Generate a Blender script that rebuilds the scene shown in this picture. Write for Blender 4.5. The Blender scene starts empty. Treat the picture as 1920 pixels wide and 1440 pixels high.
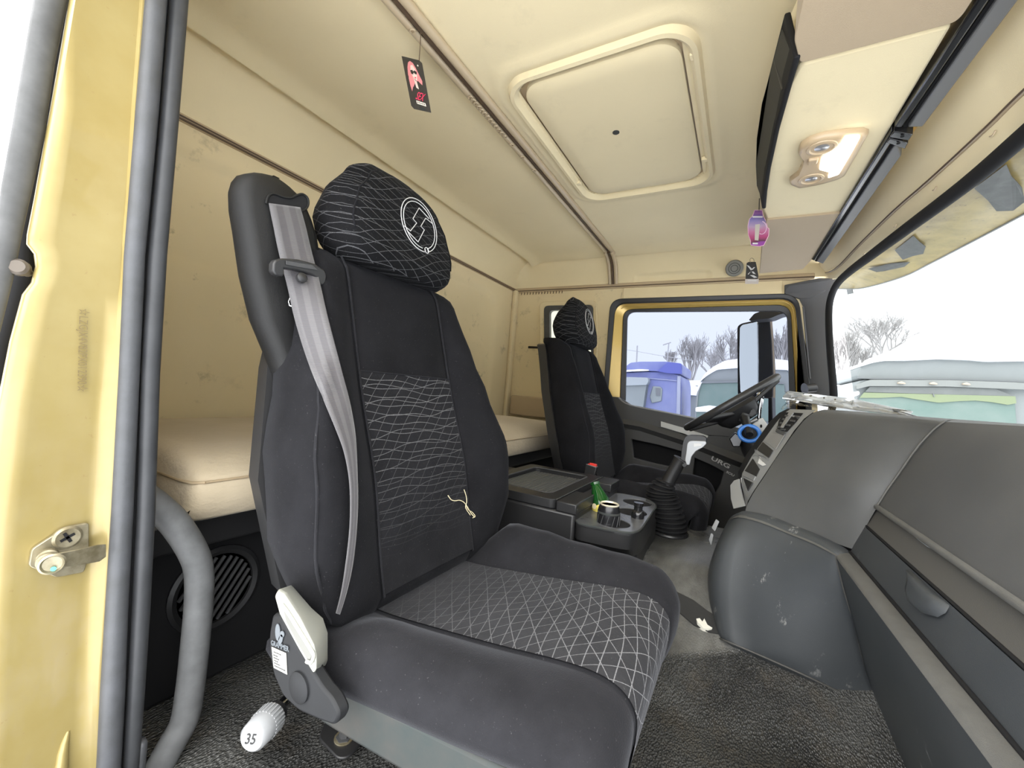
import bpy, bmesh, math, random
import numpy as np
from mathutils import Vector, Matrix
random.seed(7)
PI = math.pi
SC = bpy.context.scene
COL = SC.collection

# ------------------------------------------------------------------ camera (at the world origin, floor of the cab is z = -0.744)
c0 = np.array([960., 720.])
_vy = np.array([1391., 765.]) - c0
_vx = np.array([-420., 615.]) - c0
F = float(np.sqrt(-(_vy @ _vx)))
_Y = np.array([*_vy, F]); _Y /= np.linalg.norm(_Y)
_X = -np.array([*_vx, F]); _X /= np.linalg.norm(_X)
_Z = np.cross(_X, _Y)
RM = np.stack([_X, _Y, _Z])            # world = RM @ (right, down, forward)
cd = bpy.data.cameras.new('camera'); cam = bpy.data.objects.new('camera', cd); COL.objects.link(cam)
cd.sensor_width = 36; cd.lens = F / 1920 * 36; cd.clip_start = 0.02; cd.clip_end = 500
cr, cdn, cf = RM[:, 0], RM[:, 1], RM[:, 2]
cam.matrix_world = Matrix(((cr[0], -cdn[0], -cf[0], 0), (cr[1], -cdn[1], -cf[1], 0), (cr[2], -cdn[2], -cf[2], 0), (0, 0, 0, 1)))
SC.camera = cam

# ------------------------------------------------------------------ world, light, exposure
SC.view_settings.view_transform = 'Standard'; SC.view_settings.look = 'None'
SC.view_settings.gamma = 1; SC.view_settings.use_curve_mapping = False
SC.view_settings.exposure = 1.6
wd = bpy.data.worlds.new('overcast_sky'); SC.world = wd; wd.use_nodes = True
bg = wd.node_tree.nodes['Background']
bg.inputs[0].default_value = (0.93, 0.965, 1.0, 1); bg.inputs[1].default_value = 1.0
sl = bpy.data.lights.new('sun', 'SUN'); sl.energy = 4.2; sl.angle = math.radians(120); sl.color = (1, .98, .95)
so = bpy.data.objects.new('sun', sl); COL.objects.link(so)
so.rotation_euler = Vector((-.06, .34, -.94)).to_track_quat('-Z', 'Y').to_euler()

# ------------------------------------------------------------------ helpers
def ray(px, py): return RM @ np.array([px - c0[0], py - c0[1], F])
def PY(px, py, y): r = ray(px, py); return Vector(r * (y / r[1]))
def PX(px, py, x): r = ray(px, py); return Vector(r * (x / r[0]))
def PZ(px, py, z): r = ray(px, py); return Vector(r * (z / r[2]))
def V(*a): return Vector(a)

def lin(c):
    c = c / 255
    return c / 12.92 if c <= .04045 else ((c + .055) / 1.055) ** 2.4
def hexc(r, g, b): return (lin(r), lin(g), lin(b), 1)

class NT:
    def __init__(s, name):
        s.m = bpy.data.materials.new(name); s.m.use_nodes = True
        s.t = s.m.node_tree; s.b = s.t.nodes['Principled BSDF']; s.o = s.t.nodes['Material Output']
    def n(s, typ, **k):
        nd = s.t.nodes.new(typ)
        for a, v in k.items(): setattr(nd, a, v)
        return nd
    def l(s, a, b): s.t.links.new(a, b)
    def math(s, op, a, b=None, c=None):
        nd = s.n('ShaderNodeMath', operation=op)
        for i, v in enumerate((a, b, c)):
            if v is None: continue
            if isinstance(v, (int, float)): nd.inputs[i].default_value = v
            else: s.l(v, nd.inputs[i])
        return nd.outputs[0]
    def mix(s, f, a, b):
        nd = s.n('ShaderNodeMix', data_type='RGBA')
        for sock, v in ((nd.inputs[0], f), (nd.inputs[6], a), (nd.inputs[7], b)):
            if isinstance(v, (int, float, tuple)): sock.default_value = v
            else: s.l(v, sock)
        return nd.outputs[2]
    def ramp(s, f, lo, hi):
        nd = s.n('ShaderNodeMapRange'); nd.inputs[1].default_value = lo; nd.inputs[2].default_value = hi
        s.l(f, nd.inputs[0]); return nd.outputs[0]
    def noise(s, scale, detail=3, vec=None, rough=.55):
        nd = s.n('ShaderNodeTexNoise'); nd.inputs['Scale'].default_value = scale
        nd.inputs['Detail'].default_value = detail; nd.inputs['Roughness'].default_value = rough
        if vec is not None: s.l(vec, nd.inputs['Vector'])
        return nd.outputs[0]
    def obj(s, scale=(1, 1, 1), rot=(0, 0, 0)):
        tc = s.n('ShaderNodeTexCoord'); mp = s.n('ShaderNodeMapping')
        mp.inputs['Scale'].default_value = scale; mp.inputs['Rotation'].default_value = rot
        s.l(tc.outputs['Object'], mp.inputs['Vector']); return mp.outputs[0]
    def bump(s, h, strength=.3, dist=.002):
        nd = s.n('ShaderNodeBump'); nd.inputs['Strength'].default_value = strength; nd.inputs['Distance'].default_value = dist
        s.l(h, nd.inputs['Height']); s.l(nd.outputs[0], s.b.inputs['Normal'])

def mat(name, col, rough=.6, metal=0., spec=.5, grain=None, var=0., varscale=6., sheen=0., bump=.25, coat=0., alt=None):
    t = NT(name); b = t.b
    b.inputs['Roughness'].default_value = rough; b.inputs['Metallic'].default_value = metal
    b.inputs['Specular IOR Level'].default_value = spec; b.inputs['Coat Weight'].default_value = coat
    b.inputs['Base Color'].default_value = col
    if sheen:
        b.inputs['Sheen Weight'].default_value = sheen; b.inputs['Sheen Roughness'].default_value = .4
    v = t.obj()
    if var:
        n = t.ramp(t.noise(varscale, 5, v, .6), .3, .7)
        dark = alt or tuple(x * (1 - var) for x in col[:3]) + (1,)
        t.l(t.mix(n, dark, col), b.inputs['Base Color'])
    if grain: t.bump(t.noise(grain, 2, v), bump, .002)
    return t.m

def finish(name, me, m=None, parent=None, smooth=True, bevel=0, seg=2, subsurf=0, solid=0, angle=40):
    o = bpy.data.objects.new(name, me); COL.objects.link(o)
    if m: me.materials.append(m)
    if smooth:
        me.polygons.foreach_set('use_smooth', [True] * len(me.polygons))
        try: me.set_sharp_from_angle(angle=math.radians(angle))
        except Exception: pass
    if solid:
        s = o.modifiers.new('solid', 'SOLIDIFY'); s.thickness = solid; s.offset = 0
    if bevel:
        b = o.modifiers.new('bevel', 'BEVEL'); b.width = bevel; b.segments = seg; b.limit_method = 'ANGLE'; b.angle_limit = math.radians(35)
        b.harden_normals = False
    if subsurf:
        s = o.modifiers.new('sub', 'SUBSURF'); s.levels = subsurf; s.render_levels = subsurf
    if parent is not None:
        o.parent = parent; o.matrix_parent_inverse = Matrix.Translation(-parent.location)
        # a part of a part: parents that are meshes sit at the origin of their own thing
        if parent.type == 'MESH': o.matrix_parent_inverse = Matrix.Identity(4)
    return o

def mesh(verts, faces):
    me = bpy.data.meshes.new('m'); me.from_pydata([tuple(v) for v in verts], [], faces)
    bm = bmesh.new(); bm.from_mesh(me); bmesh.ops.remove_doubles(bm, verts=bm.verts, dist=1e-6)
    bmesh.ops.recalc_face_normals(bm, faces=bm.faces); bm.to_mesh(me); bm.free(); return me

def obj(name, verts, faces, m, parent=None, **k): return finish(name, mesh(verts, faces), m, parent, **k)

def boxg(lo, hi):
    x0, y0, z0 = lo; x1, y1, z1 = hi
    v = [(x0, y0, z0), (x1, y0, z0), (x1, y1, z0), (x0, y1, z0), (x0, y0, z1), (x1, y0, z1), (x1, y1, z1), (x0, y1, z1)]
    f = [(0, 3, 2, 1), (4, 5, 6, 7), (0, 1, 5, 4), (1, 2, 6, 5), (2, 3, 7, 6), (3, 0, 4, 7)]
    return v, f
def box(name, lo, hi, m, parent=None, bevel=.004, **k):
    v, f = boxg(lo, hi); return obj(name, v, f, m, parent, bevel=bevel, **k)

def join(parts):
    V_, F_ = [], []
    for v, f in parts:
        n = len(V_); V_ += list(v); F_ += [tuple(i + n for i in q) for q in f]
    return V_, F_

def hexa(a, b):
    """prism between two equal polygons a and b (lists of points)"""
    n = len(a); v = list(a) + list(b)
    f = [tuple(range(n))[::-1], tuple(range(n, 2 * n))] + [(i, (i + 1) % n, n + (i + 1) % n, n + i) for i in range(n)]
    return v, f
def prism(name, poly, off, m, parent=None, bevel=.003, **k):
    v, f = hexa([Vector(p) for p in poly], [Vector(p) + Vector(off) for p in poly]); return obj(name, v, f, m, parent, bevel=bevel, **k)

def crom(pts, n=6, closed=False):
    """Catmull-Rom resampling"""
    P = [np.array(p, float) for p in pts]; N = len(P); out = []
    R = range(N if closed else N - 1)
    for i in R:
        if closed: a, b, c, d = P[(i - 1) % N], P[i], P[(i + 1) % N], P[(i + 2) % N]
        else: a, b, c, d = P[max(i - 1, 0)], P[i], P[i + 1], P[min(i + 2, N - 1)]
        for k in range(n):
            t = k / n
            out.append(.5 * ((2 * b) + (-a + c) * t + (2 * a - 5 * b + 4 * c - d) * t * t + (-a + 3 * b - 3 * c + d) * t ** 3))
    if not closed: out.append(P[-1])
    return out

def tubeg(pts, r, n=10, smooth=0, cap=True, flat=1.0, up=None):
    P = [Vector(p) for p in (crom(pts, smooth) if smooth else pts)]
    N = len(P); rr = r if isinstance(r, (list, tuple)) else None
    v, f = [], []; prev = None
    for i, p in enumerate(P):
        d = (P[min(i + 1, N - 1)] - P[max(i - 1, 0)]).normalized()
        if prev is None:
            u = Vector(up) if up else (V(0, 0, 1) if abs(d.z) < .9 else V(1, 0, 0))
            s = d.cross(u).normalized()
        else:
            s = (prev - d * prev.dot(d)).normalized()
        prev = s; t = s.cross(d)
        if rr: x = i / (N - 1) * (len(rr) - 1); k = min(int(x), len(rr) - 2); R_ = rr[k] + (rr[k + 1] - rr[k]) * (x - k)
        else: R_ = r
        for j in range(n):
            a = 2 * PI * j / n; v.append(p + s * (R_ * math.cos(a)) + t * (R_ * flat * math.sin(a)))
    for i in range(N - 1):
        for j in range(n): f.append((i * n + j, i * n + (j + 1) % n, (i + 1) * n + (j + 1) % n, (i + 1) * n + j))
    if cap: f.append(tuple(range(n))[::-1]); f.append(tuple(range((N - 1) * n, N * n)))
    return v, f
def tube(name, pts, r, m, parent=None, n=10, smooth=0, **k):
    v, f = tubeg(pts, r, n, smooth, flat=k.pop('flat', 1.0), up=k.pop('up', None)); return obj(name, v, f, m, parent, angle=60, **k)

def loftg(rings, closed=True, caps=True):
    n = len(rings[0]); v = [p for r in rings for p in r]; f = []
    for i in range(len(rings) - 1):
        for j in range(n if closed else n - 1):
            f.append((i * n + j, i * n + (j + 1) % n, (i + 1) * n + (j + 1) % n, (i + 1) * n + j))
    if caps and closed: f.append(tuple(range(n))[::-1]); f.append(tuple(range((len(rings) - 1) * n, len(rings) * n)))
    return v, f
def loft(name, rings, m, parent=None, closed=True, caps=True, **k):
    v, f = loftg(rings, closed, caps); return obj(name, v, f, m, parent, **k)
def grid(name, rows, m, parent=None, **k):
    v, f = loftg(rows, closed=False); return obj(name, v, f, m, parent, **k)

def latheg(prof, org, axis=(0, 0, 1), n=24, cap=True):
    ax = Vector(axis).normalized(); u = ax.orthogonal().normalized(); w = ax.cross(u)
    rings = [[Vector(org) + ax * h + (u * math.cos(2 * PI * j / n) + w * math.sin(2 * PI * j / n)) * max(r, 1e-5) for j in range(n)] for r, h in prof]
    return loftg(rings, True, cap)
def lathe(name, prof, org, m, parent=None, axis=(0, 0, 1), n=24, **k):
    v, f = latheg(prof, org, axis, n); return obj(name, v, f, m, parent, **k)

def rrect(x0, x1, y0, y1, r, n=6):
    p = []
    for cx, cy, a in ((x1 - r, y1 - r, 0), (x0 + r, y1 - r, 90), (x0 + r, y0 + r, 180), (x1 - r, y0 + r, 270)):
        for i in range(n + 1):
            t = math.radians(a + 90 * i / n); p.append((cx + r * math.cos(t), cy + r * math.sin(t)))
    return p
def roundpoly(pts, r, n=4):
    """round the corners of a polygon of 3D points"""
    P = [Vector(p) for p in pts]; N = len(P); out = []
    for i in range(N):
        a, b, c = P[i - 1], P[i], P[(i + 1) % N]
        d1 = min(r, (a - b).length * .45); d2 = min(r, (c - b).length * .45)
        p0 = b + (a - b).normalized() * d1; p1 = b + (c - b).normalized() * d2
        for k in range(n + 1):
            t = k / n; out.append(p0 * (1 - t) ** 2 + b * 2 * t * (1 - t) + p1 * t * t)
    return out

def plate(name, outer, holes, thick, to3d, m, parent=None, bevel=0, **k):
    """flat plate with holes: outer/holes are 2D outlines, to3d maps (u, v, w) to space"""
    cu = bpy.data.curves.new('c', 'CURVE'); cu.dimensions = '2D'; cu.fill_mode = 'BOTH'; cu.extrude = thick / 2
    for ring in [outer] + list(holes):
        s = cu.splines.new('POLY'); s.points.add(len(ring) - 1); s.use_cyclic_u = True
        for q, p in zip(s.points, ring): q.co = (p[0], p[1], 0, 1)
    o = bpy.data.objects.new('tmp', cu); COL.objects.link(o)
    dg = bpy.context.evaluated_depsgraph_get(); me = bpy.data.meshes.new_from_object(o.evaluated_get(dg))
    bpy.data.objects.remove(o); me.materials.clear()
    for v in me.vertices: v.co = Vector(to3d(*v.co))
    bm = bmesh.new(); bm.from_mesh(me); bmesh.ops.remove_doubles(bm, verts=bm.verts, dist=1e-6); bmesh.ops.recalc_face_normals(bm, faces=bm.faces); bm.to_mesh(me); bm.free()
    return finish(name, me, m, parent, smooth=True, bevel=bevel, angle=30, **k)

def ringplate(name, outer, inner, off, m, parent=None, bevel=.002):
    """closed frame between two equal-length outlines"""
    off = Vector(off); n = len(outer)
    v = [Vector(p) for p in outer] + [Vector(p) for p in inner] + [Vector(p) + off for p in outer] + [Vector(p) + off for p in inner]
    f = []
    for i in range(n):
        j = (i + 1) % n
        f += [(i, j, n + j, n + i), (2 * n + i, 3 * n + i, 3 * n + j, 2 * n + j), (i, 2 * n + i, 2 * n + j, j), (n + i, n + j, 3 * n + j, 3 * n + i)]
    return obj(name, v, f, m, parent, bevel=bevel, angle=40)

def text(name, s, size, org, right, up, m, parent=None, depth=.0006, sx=1.0, shear=0, bold=0, align='LEFT'):
    cu = bpy.data.curves.new('t', 'FONT'); cu.body = s; cu.size = size; cu.extrude = depth; cu.shear = shear; cu.offset = bold; cu.align_x = align
    cu.resolution_u = 3
    o = bpy.data.objects.new('tmp', cu); COL.objects.link(o)
    dg = bpy.context.evaluated_depsgraph_get(); me = bpy.data.meshes.new_from_object(o.evaluated_get(dg)); bpy.data.objects.remove(o)
    me.materials.clear(); r = Vector(right).normalized(); u = Vector(up); u = (u - r * u.dot(r)).normalized(); w = r.cross(u)
    for v in me.vertices: v.co = Vector(org) + r * v.co.x * sx + u * v.co.y + w * v.co.z
    return finish(name, me, m, parent, smooth=False)

def thing(name, label, cat, loc, group=None):
    o = bpy.data.objects.new(name, None); COL.objects.link(o); o.location = loc; o.empty_display_size = .05
    o['label'] = label; o['category'] = cat
    if group: o['group'] = group
    return o
def tag(o, label, cat, group=None):
    o['label'] = label; o['category'] = cat
    if group: o['group'] = group
    return o
def struct(o): o['kind'] = 'structure'; return o

def smooth01(t): t = max(0., min(1., t)); return t * t * (3 - 2 * t)
def interp(x, tab):
    if x <= tab[0][0]: return tab[0][1]
    for (a, p), (b, q) in zip(tab, tab[1:]):
        if x <= b: return p + (q - p) * (x - a) / (b - a)
    return tab[-1][1]
def sinterp(x, tab):
    if x <= tab[0][0]: return tab[0][1]
    for (a, p), (b, q) in zip(tab, tab[1:]):
        if x <= b: return p + (q - p) * smooth01((x - a) / (b - a))
    return tab[-1][1]

# ------------------------------------------------------------------ materials
def fabric_beige(name, col, dirt=.0, grain=900):
    t = NT(name); v = t.obj(); b = t.b
    b.inputs['Roughness'].default_value = .92; b.inputs['Specular IOR Level'].default_value = .2
    b.inputs['Sheen Weight'].default_value = .15
    n = t.ramp(t.noise(1.6, 4, v), .35, .7)
    c = t.mix(n, tuple(x * .93 for x in col[:3]) + (1,), col)
    if dirt:
        a = t.ramp(t.noise(9, 6, v, .7), .57, .70); bb = t.ramp(t.noise(2.2, 2, v), .45, .6)
        c = t.mix(t.math('MULTIPLY', t.math('MULTIPLY', a, bb), dirt), c, (.16, .13, .08, 1))
    t.l(c, b.inputs['Base Color'])
    t.bump(t.noise(grain, 2, v), .35, .0012)
    return t.m
M = {}
M['liner'] = fabric_beige('beige_headliner', (.80, .69, .445, 1), .07)
M['liner_rear'] = fabric_beige('beige_rear_trim', (.77, .65, .41, 1), .8)
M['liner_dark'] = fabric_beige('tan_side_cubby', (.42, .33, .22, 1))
M['trimplastic'] = mat('beige_plastic', (.50, .39, .25, 1), .45, var=.12, varscale=4)
M['rail'] = mat('tan_rail_plastic', (.46, .37, .25, 1), .3)
M['brown'] = mat('brown_seam', (.10, .065, .04, 1), .6)
M['mattress'] = None
def gold_paint():
    t = NT('gold_paint'); v = t.obj(); b = t.b
    b.inputs['Metallic'].default_value = .25; b.inputs['Roughness'].default_value = .33; b.inputs['Coat Weight'].default_value = .25
    n = t.ramp(t.noise(5, 5, v, .65), .35, .7)
    c = t.mix(n, (.285, .218, .074, 1), (.335, .27, .112, 1))
    # dried dirt, thickest low on the pillar
    tc = t.n('ShaderNodeTexCoord'); sx = t.n('ShaderNodeSeparateXYZ'); t.l(tc.outputs['Object'], sx.inputs[0])
    low = t.ramp(sx.outputs[2], .1, -.6)
    d = t.ramp(t.noise(14, 6, t.obj((1, 1, .45)), .7), .46, .68)
    k = t.math('MULTIPLY', t.math('MULTIPLY', d, low), .55)
    c = t.mix(k, c, (.30, .245, .15, 1))
    s = t.ramp(t.noise(120, 3, v), .70, .74)
    c = t.mix(t.math('MULTIPLY', s, .5), c, (.25, .17, .07, 1))
    t.l(c, b.inputs['Base Color'])
    r = t.math('ADD', t.math('MULTIPLY', k, .5), .32); t.l(r, b.inputs['Roughness'])
    return t.m
M['gold'] = gold_paint()
M['gold_clean'] = mat('gold_door_paint', (.60, .42, .12, 1), .3, .3, coat=.3)
M['rubber'] = mat('door_rubber', (.075, .078, .086, 1), .5, var=.35, varscale=25, grain=300, bump=.1, alt=(.055, .057, .06, 1))
M['rubber_dusty'] = mat('dusty_grey_rubber', (.125, .128, .13, 1), .6, var=.4, varscale=22)
M['black'] = mat('black_plastic', (.018, .018, .019, 1), .42)
M['black_matte'] = mat('matte_black', (.011, .011, .012, 1), .8, spec=.25)
M['blackgloss'] = mat('gloss_black', (.012, .012, .013, 1), .15)
M['tower'] = mat('tower_plastic', (.009, .009, .009, 1), .5, spec=.3, grain=1400, bump=.3)
M['darkgrey'] = mat('dark_grey_plastic', (.050, .051, .053, 1), .5, grain=1200, bump=.25)
M['doorcard'] = mat('door_card_plastic', (.060, .060, .061, 1), .5, grain=900, bump=.2)
M['pillar_grey'] = mat('a_pillar_plastic', (.085, .085, .088, 1), .55, grain=900, bump=.2)
M['silver'] = mat('silver_plastic', (.30, .305, .31, 1), .35, .5)
M['chrome'] = mat('chrome', (.75, .76, .78, 1), .12, 1.)
M['white'] = mat('white_plastic', (.58, .58, .57, 1), .4)
M['whitepaint'] = mat('white_print', (.58, .58, .58, 1), .6)
M['red'] = mat('red_button', (.75, .045, .035, 1), .35)
M['palegrey'] = mat('pale_grey_plastic', (.36, .365, .325, 1), .42, var=.08, varscale=8)
M['basegrey'] = mat('dusty_grey_steel', (.058, .056, .052, 1), .7, spec=.2, var=.45, varscale=14, alt=(.034, .045, .045, 1))
M['sideplate'] = mat('dark_side_plate', (.020, .021, .023, 1), .55, spec=.2, var=.4, varscale=18, alt=(.016, .0165, .0175, 1))
M['steel'] = mat('zinc_steel', (.36, .325, .23, 1), .42, .6, var=.4, varscale=60, alt=(.19, .16, .095, 1))
M['shell'] = mat('seat_shell', (.022, .022, .023, 1), .45)

def velour(name, col, sheen=.14):
    t = NT(name); v = t.obj(); b = t.b
    b.inputs['Roughness'].default_value = .95; b.inputs['Specular IOR Level'].default_value = .12
    b.inputs['Sheen Weight'].default_value = sheen; b.inputs['Sheen Roughness'].default_value = .35
    b.inputs['Sheen Tint'].default_value = (.8, .82, .9, 1)
    n = t.ramp(t.noise(10, 5, v, .65), .32, .7)
    c = t.mix(n, tuple(x * .62 for x in col[:3]) + (1,), col)
    f = t.ramp(t.noise(260, 2, v, .6), .68, .76)                     # lint
    c = t.mix(t.math('MULTIPLY', f, .10), c, (.45, .45, .45, 1))
    t.l(c, b.inputs['Base Color']); t.bump(t.noise(700, 2, t.obj((1, .35, 1))), .5, .0012)
    return t
M['velour'] = velour('charcoal_velour', (.013, .013, .015, 1), .04).m
M['velour_side'] = velour('grey_velour', (.021, .021, .024, 1), .11).m
def patterned(name, base, period_v, fam, line=(.16, .16, .165, 1), lit_fade=None, sheen=.45):
    """thin pale wandering lines woven in the cloth; uv are metres"""
    t = velour(name, base, sheen); b = t.b
    uv = t.n('ShaderNodeUVMap'); uv.uv_map = 'UVMap'; s = t.n('ShaderNodeSeparateXYZ'); t.l(uv.outputs[0], s.inputs[0])
    u, v = s.outputs[0], s.outputs[1]; tot = None
    for (ku, kv, per, amp, wl, ph, w) in fam:
        co = t.math('ADD', t.math('MULTIPLY', u, ku), t.math('MULTIPLY', v, kv))
        wob = t.math('MULTIPLY', t.math('SINE', t.math('ADD', t.math('MULTIPLY', t.math('ADD', u, t.math('MULTIPLY', v, .6)), 2 * PI / wl), ph)), amp)
        wob2 = t.math('MULTIPLY', t.math('SINE', t.math('ADD', t.math('MULTIPLY', v, 2 * PI / (wl * 1.7)), ph * 2.3)), amp * .8)
        q = t.math('DIVIDE', t.math('ADD', t.math('ADD', co, wob), wob2), per)
        fr = t.math('ABSOLUTE', t.math('SUBTRACT', t.math('FRACT', q), .5))
        ln = t.ramp(fr, w / per, w / per * .45)
        tot = ln if tot is None else t.math('MAXIMUM', tot, ln)
    if lit_fade: tot = t.math('MULTIPLY', tot, t.ramp(v, lit_fade[0], lit_fade[1]))  # lines dim along the cloth: falloff of the light put into the colour
    old = b.inputs['Base Color'].links[0].from_socket
    br = t.ramp(t.noise(400, 2, t.obj()), .3, .6)
    t.l(t.mix(t.math('MULTIPLY', tot, t.math('ADD', t.math('MULTIPLY', br, .5), .5)), old, line), b.inputs['Base Color'])
    return t.m
# families: (u factor, v factor, spacing, wobble, wavelength, phase, half width)
M['pat_back'] = patterned('patterned_back_cloth', (.016, .016, .018, 1), .02,
    [(.06, 1, .0185, .0035, .17, 0, .0009), (-.06, 1, .031, .006, .23, 1.7, .0008), (-.95, .9, .034, .004, .3, .6, .0007)], lit_fade=(-.36, -.06), sheen=.12)
M['pat_seat'] = patterned('patterned_seat_cloth', (.036, .036, .039, 1), .02,
    [(.18, 1, .024, .004, .25, .4, .0010), (-.75, .8, .030, .006, .22, 1.0, .0009), (.62, .8, .036, .005, .3, 2.2, .0009)], line=(.24, .24, .25, 1), lit_fade=(-.12, .42), sheen=.12)
M['pat_head'] = patterned('patterned_headrest_cloth', (.009, .009, .010, 1), .02,
    [(.42, 1, .021, .003, .16, .3, .0008), (-.42, 1, .024, .003, .2, 2., .0008), (.05, 1, .04, .004, .2, 1., .0008)], line=(.10, .10, .105, 1), sheen=.02)
M['pat_headside'] = M['pat_head']

def belt():
    t = NT('grey_belt_webbing'); b = t.b; b.inputs['Roughness'].default_value = .55; b.inputs['Sheen Weight'].default_value = .3
    uv = t.n('ShaderNodeUVMap'); uv.uv_map = 'UVMap'; s = t.n('ShaderNodeSeparateXYZ'); t.l(uv.outputs[0], s.inputs[0])
    w = t.math('SINE', t.math('MULTIPLY', s.outputs[0], 2 * PI * 2.5)); f = t.ramp(w, -.2, .3)
    t.l(t.mix(f, (.054, .050, .055, 1), (.082, .078, .082, 1)), b.inputs['Base Color'])
    wv = t.math('SINE', t.math('MULTIPLY', s.outputs[1], 2 * PI * 500)); t.bump(wv, .25, .0006)
    return t.m
M['belt'] = belt()

def dash_mat():
    t = NT('soft_grey_dashboard'); v = t.obj(); b = t.b
    b.inputs['Roughness'].default_value = .5; b.inputs['Specular IOR Level'].default_value = .45
    n = t.ramp(t.noise(5, 4, v), .3, .75); c = t.mix(n, (.062, .064, .065, 1), (.086, .087, .086, 1))
    t.l(c, b.inputs['Base Color']); t.bump(t.noise(1100, 2, v), .35, .0012); return t.m
M['dash'] = dash_mat()
def dash_low():
    t = NT('scuffed_lower_dash'); v = t.obj(); b = t.b
    b.inputs['Roughness'].default_value = .45
    n = t.ramp(t.noise(4, 4, v), .3, .75); c = t.mix(n, (.042, .047, .052, 1), (.062, .067, .071, 1))
    s = t.ramp(t.noise(16, 7, t.obj((1, 1, .55), (0, .5, 0)), .75), .60, .68)
    z = t.ramp(t.noise(3.0, 2, v), .42, .60)
    c = t.mix(t.math('MULTIPLY', t.math('MULTIPLY', s, z), .7), c, (.50, .50, .48, 1))
    t.l(c, b.inputs['Base Color']); t.bump(t.noise(1100, 2, v), .3, .0012); return t.m
M['dash_low'] = dash_low()
M['dash_ledge'] = mat('pale_dash_ledge', (.115, .114, .107, 1), .6, var=.2, varscale=30, grain=900)
M['dash_strip'] = mat('dusty_dash_recess', (.075, .073, .067, 1), .55, grain=900)

def floor_mat():
    t = NT('worn_rubber_mat'); v = t.obj(); b = t.b
    n = t.ramp(t.noise(4.5, 5, v, .6), .36, .66)
    c = t.mix(n, (.030, .030, .029, 1), (.085, .085, .080, 1))
    # dusty brown patches by the pillar side
    d = t.ramp(t.noise(7, 5, v, .65), .52, .7); c = t.mix(t.math('MULTIPLY', d, .45), c, (.11, .09, .065, 1))
    t.l(c, b.inputs['Base Color'])
    # the mat over the engine tunnel is another, smoother and paler sheet
    tc = t.n('ShaderNodeTexCoord'); sx = t.n('ShaderNodeSeparateXYZ'); t.l(tc.outputs['Object'], sx.inputs[0])
    tun = t.ramp(t.math('ADD', sx.outputs[1], t.math('MULTIPLY', sx.outputs[0], -.35)), 1.235, 1.25)
    c = t.mix(tun, c, t.mix(t.ramp(t.noise(6, 5, t.obj((1, .5, 1)), .65), .38, .62), (.045, .045, .043, 1), (.14, .14, .132, 1)))
    t.l(c, b.inputs['Base Color'])
    r = t.ramp(t.noise(3.2, 4, v), .35, .65); t.l(t.math('SUBTRACT', t.math('ADD', t.math('MULTIPLY', r, .22), .26), t.math('MULTIPLY', tun, .05)), b.inputs['Roughness'])
    vo = t.n('ShaderNodeTexVoronoi'); vo.inputs['Scale'].default_value = 270; t.l(t.obj((1, .55, 1), (0, 0, .5)), vo.inputs['Vector'])
    t.bump(t.math('MULTIPLY', vo.outputs['Distance'], t.math('SUBTRACT', 1.0, t.math('MULTIPLY', tun, .85))), .9, .005); return t.m
M['floor'] = floor_mat()
def mattress_mat():
    t = NT('beige_mattress_cloth'); v = t.obj(); b = t.b
    b.inputs['Roughness'].default_value = .9; b.inputs['Sheen Weight'].default_value = .2
    n = t.ramp(t.noise(3, 5, v), .35, .7); c = t.mix(n, (.50, .415, .285, 1), (.57, .48, .34, 1))
    s = t.ramp(t.noise(60, 3, v), .72, .76); c = t.mix(t.math('MULTIPLY', s, .25), c, (.25, .18, .1, 1))
    t.l(c, b.inputs['Base Color']); t.bump(t.noise(85, 3, t.obj((1, .5, 1))), .5, .005); return t.m
M['mattress'] = mattress_mat()

def glass(name, tint, refl=.06):
    t = NT(name); t.t.nodes.remove(t.b)
    tr = t.n('ShaderNodeBsdfTransparent'); tr.inputs[0].default_value = tint
    gl = t.n('ShaderNodeBsdfGlossy'); gl.inputs['Roughness'].default_value = .02
    mx = t.n('ShaderNodeMixShader'); mx.inputs[0].default_value = refl
    t.l(tr.outputs[0], mx.inputs[1]); t.l(gl.outputs[0], mx.inputs[2]); t.l(mx.outputs[0], t.o.inputs[0]); return t.m
M['glass'] = glass('clear_windscreen', (.52, .535, .53, 1), .015)
M['glass_side'] = glass('tinted_side_glass', (.54, .555, .60, 1), .0)
M['glass_small'] = glass('small_window_glass', (.62, .61, .54, 1), .01)
M['bottle_glass'] = None
def bottle():
    t = NT('green_bottle_glass'); b = t.b; b.inputs['Base Color'].default_value = (.010, .085, .015, 1); b.inputs['Roughness'].default_value = .06
    b.inputs['Transmission Weight'].default_value = .35; b.inputs['IOR'].default_value = 1.5; return t.m
M['bottle_glass'] = bottle()

# outside
M['snow'] = mat('snow', (.86, .88, .92, 1), .8, var=.08, varscale=.6)
M['truck_white'] = mat('frosted_white_paint', (.215, .235, .24, 1), .5, var=.08, varscale=1.5)
M['truck_trim'] = mat('pale_grey_truck_trim', (.20, .212, .208, 1), .5)
M['truck_line'] = mat('truck_line_grey', (.16, .17, .18, 1), .6)
M['truck_blue'] = mat('frosted_blue_paint', (.135, .155, .36, 1), .55, var=.3, varscale=1.2, alt=(.24, .265, .42, 1))
M['truck_pale'] = mat('pale_green_grey_tarp', (.21, .235, .235, 1), .6, var=.15, varscale=1.5)
M['truck_glass'] = mat('frosted_teal_glass', (.105, .17, .153, 1), .35, var=.3, varscale=2.2, alt=(.165, .215, .20, 1))
M['truck_strip'] = mat('yellow_green_sunstrip', (.19, .23, .135, 1), .5)
M['bark'] = mat('frosted_bark', (.27, .262, .26, 1), .9)
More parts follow.
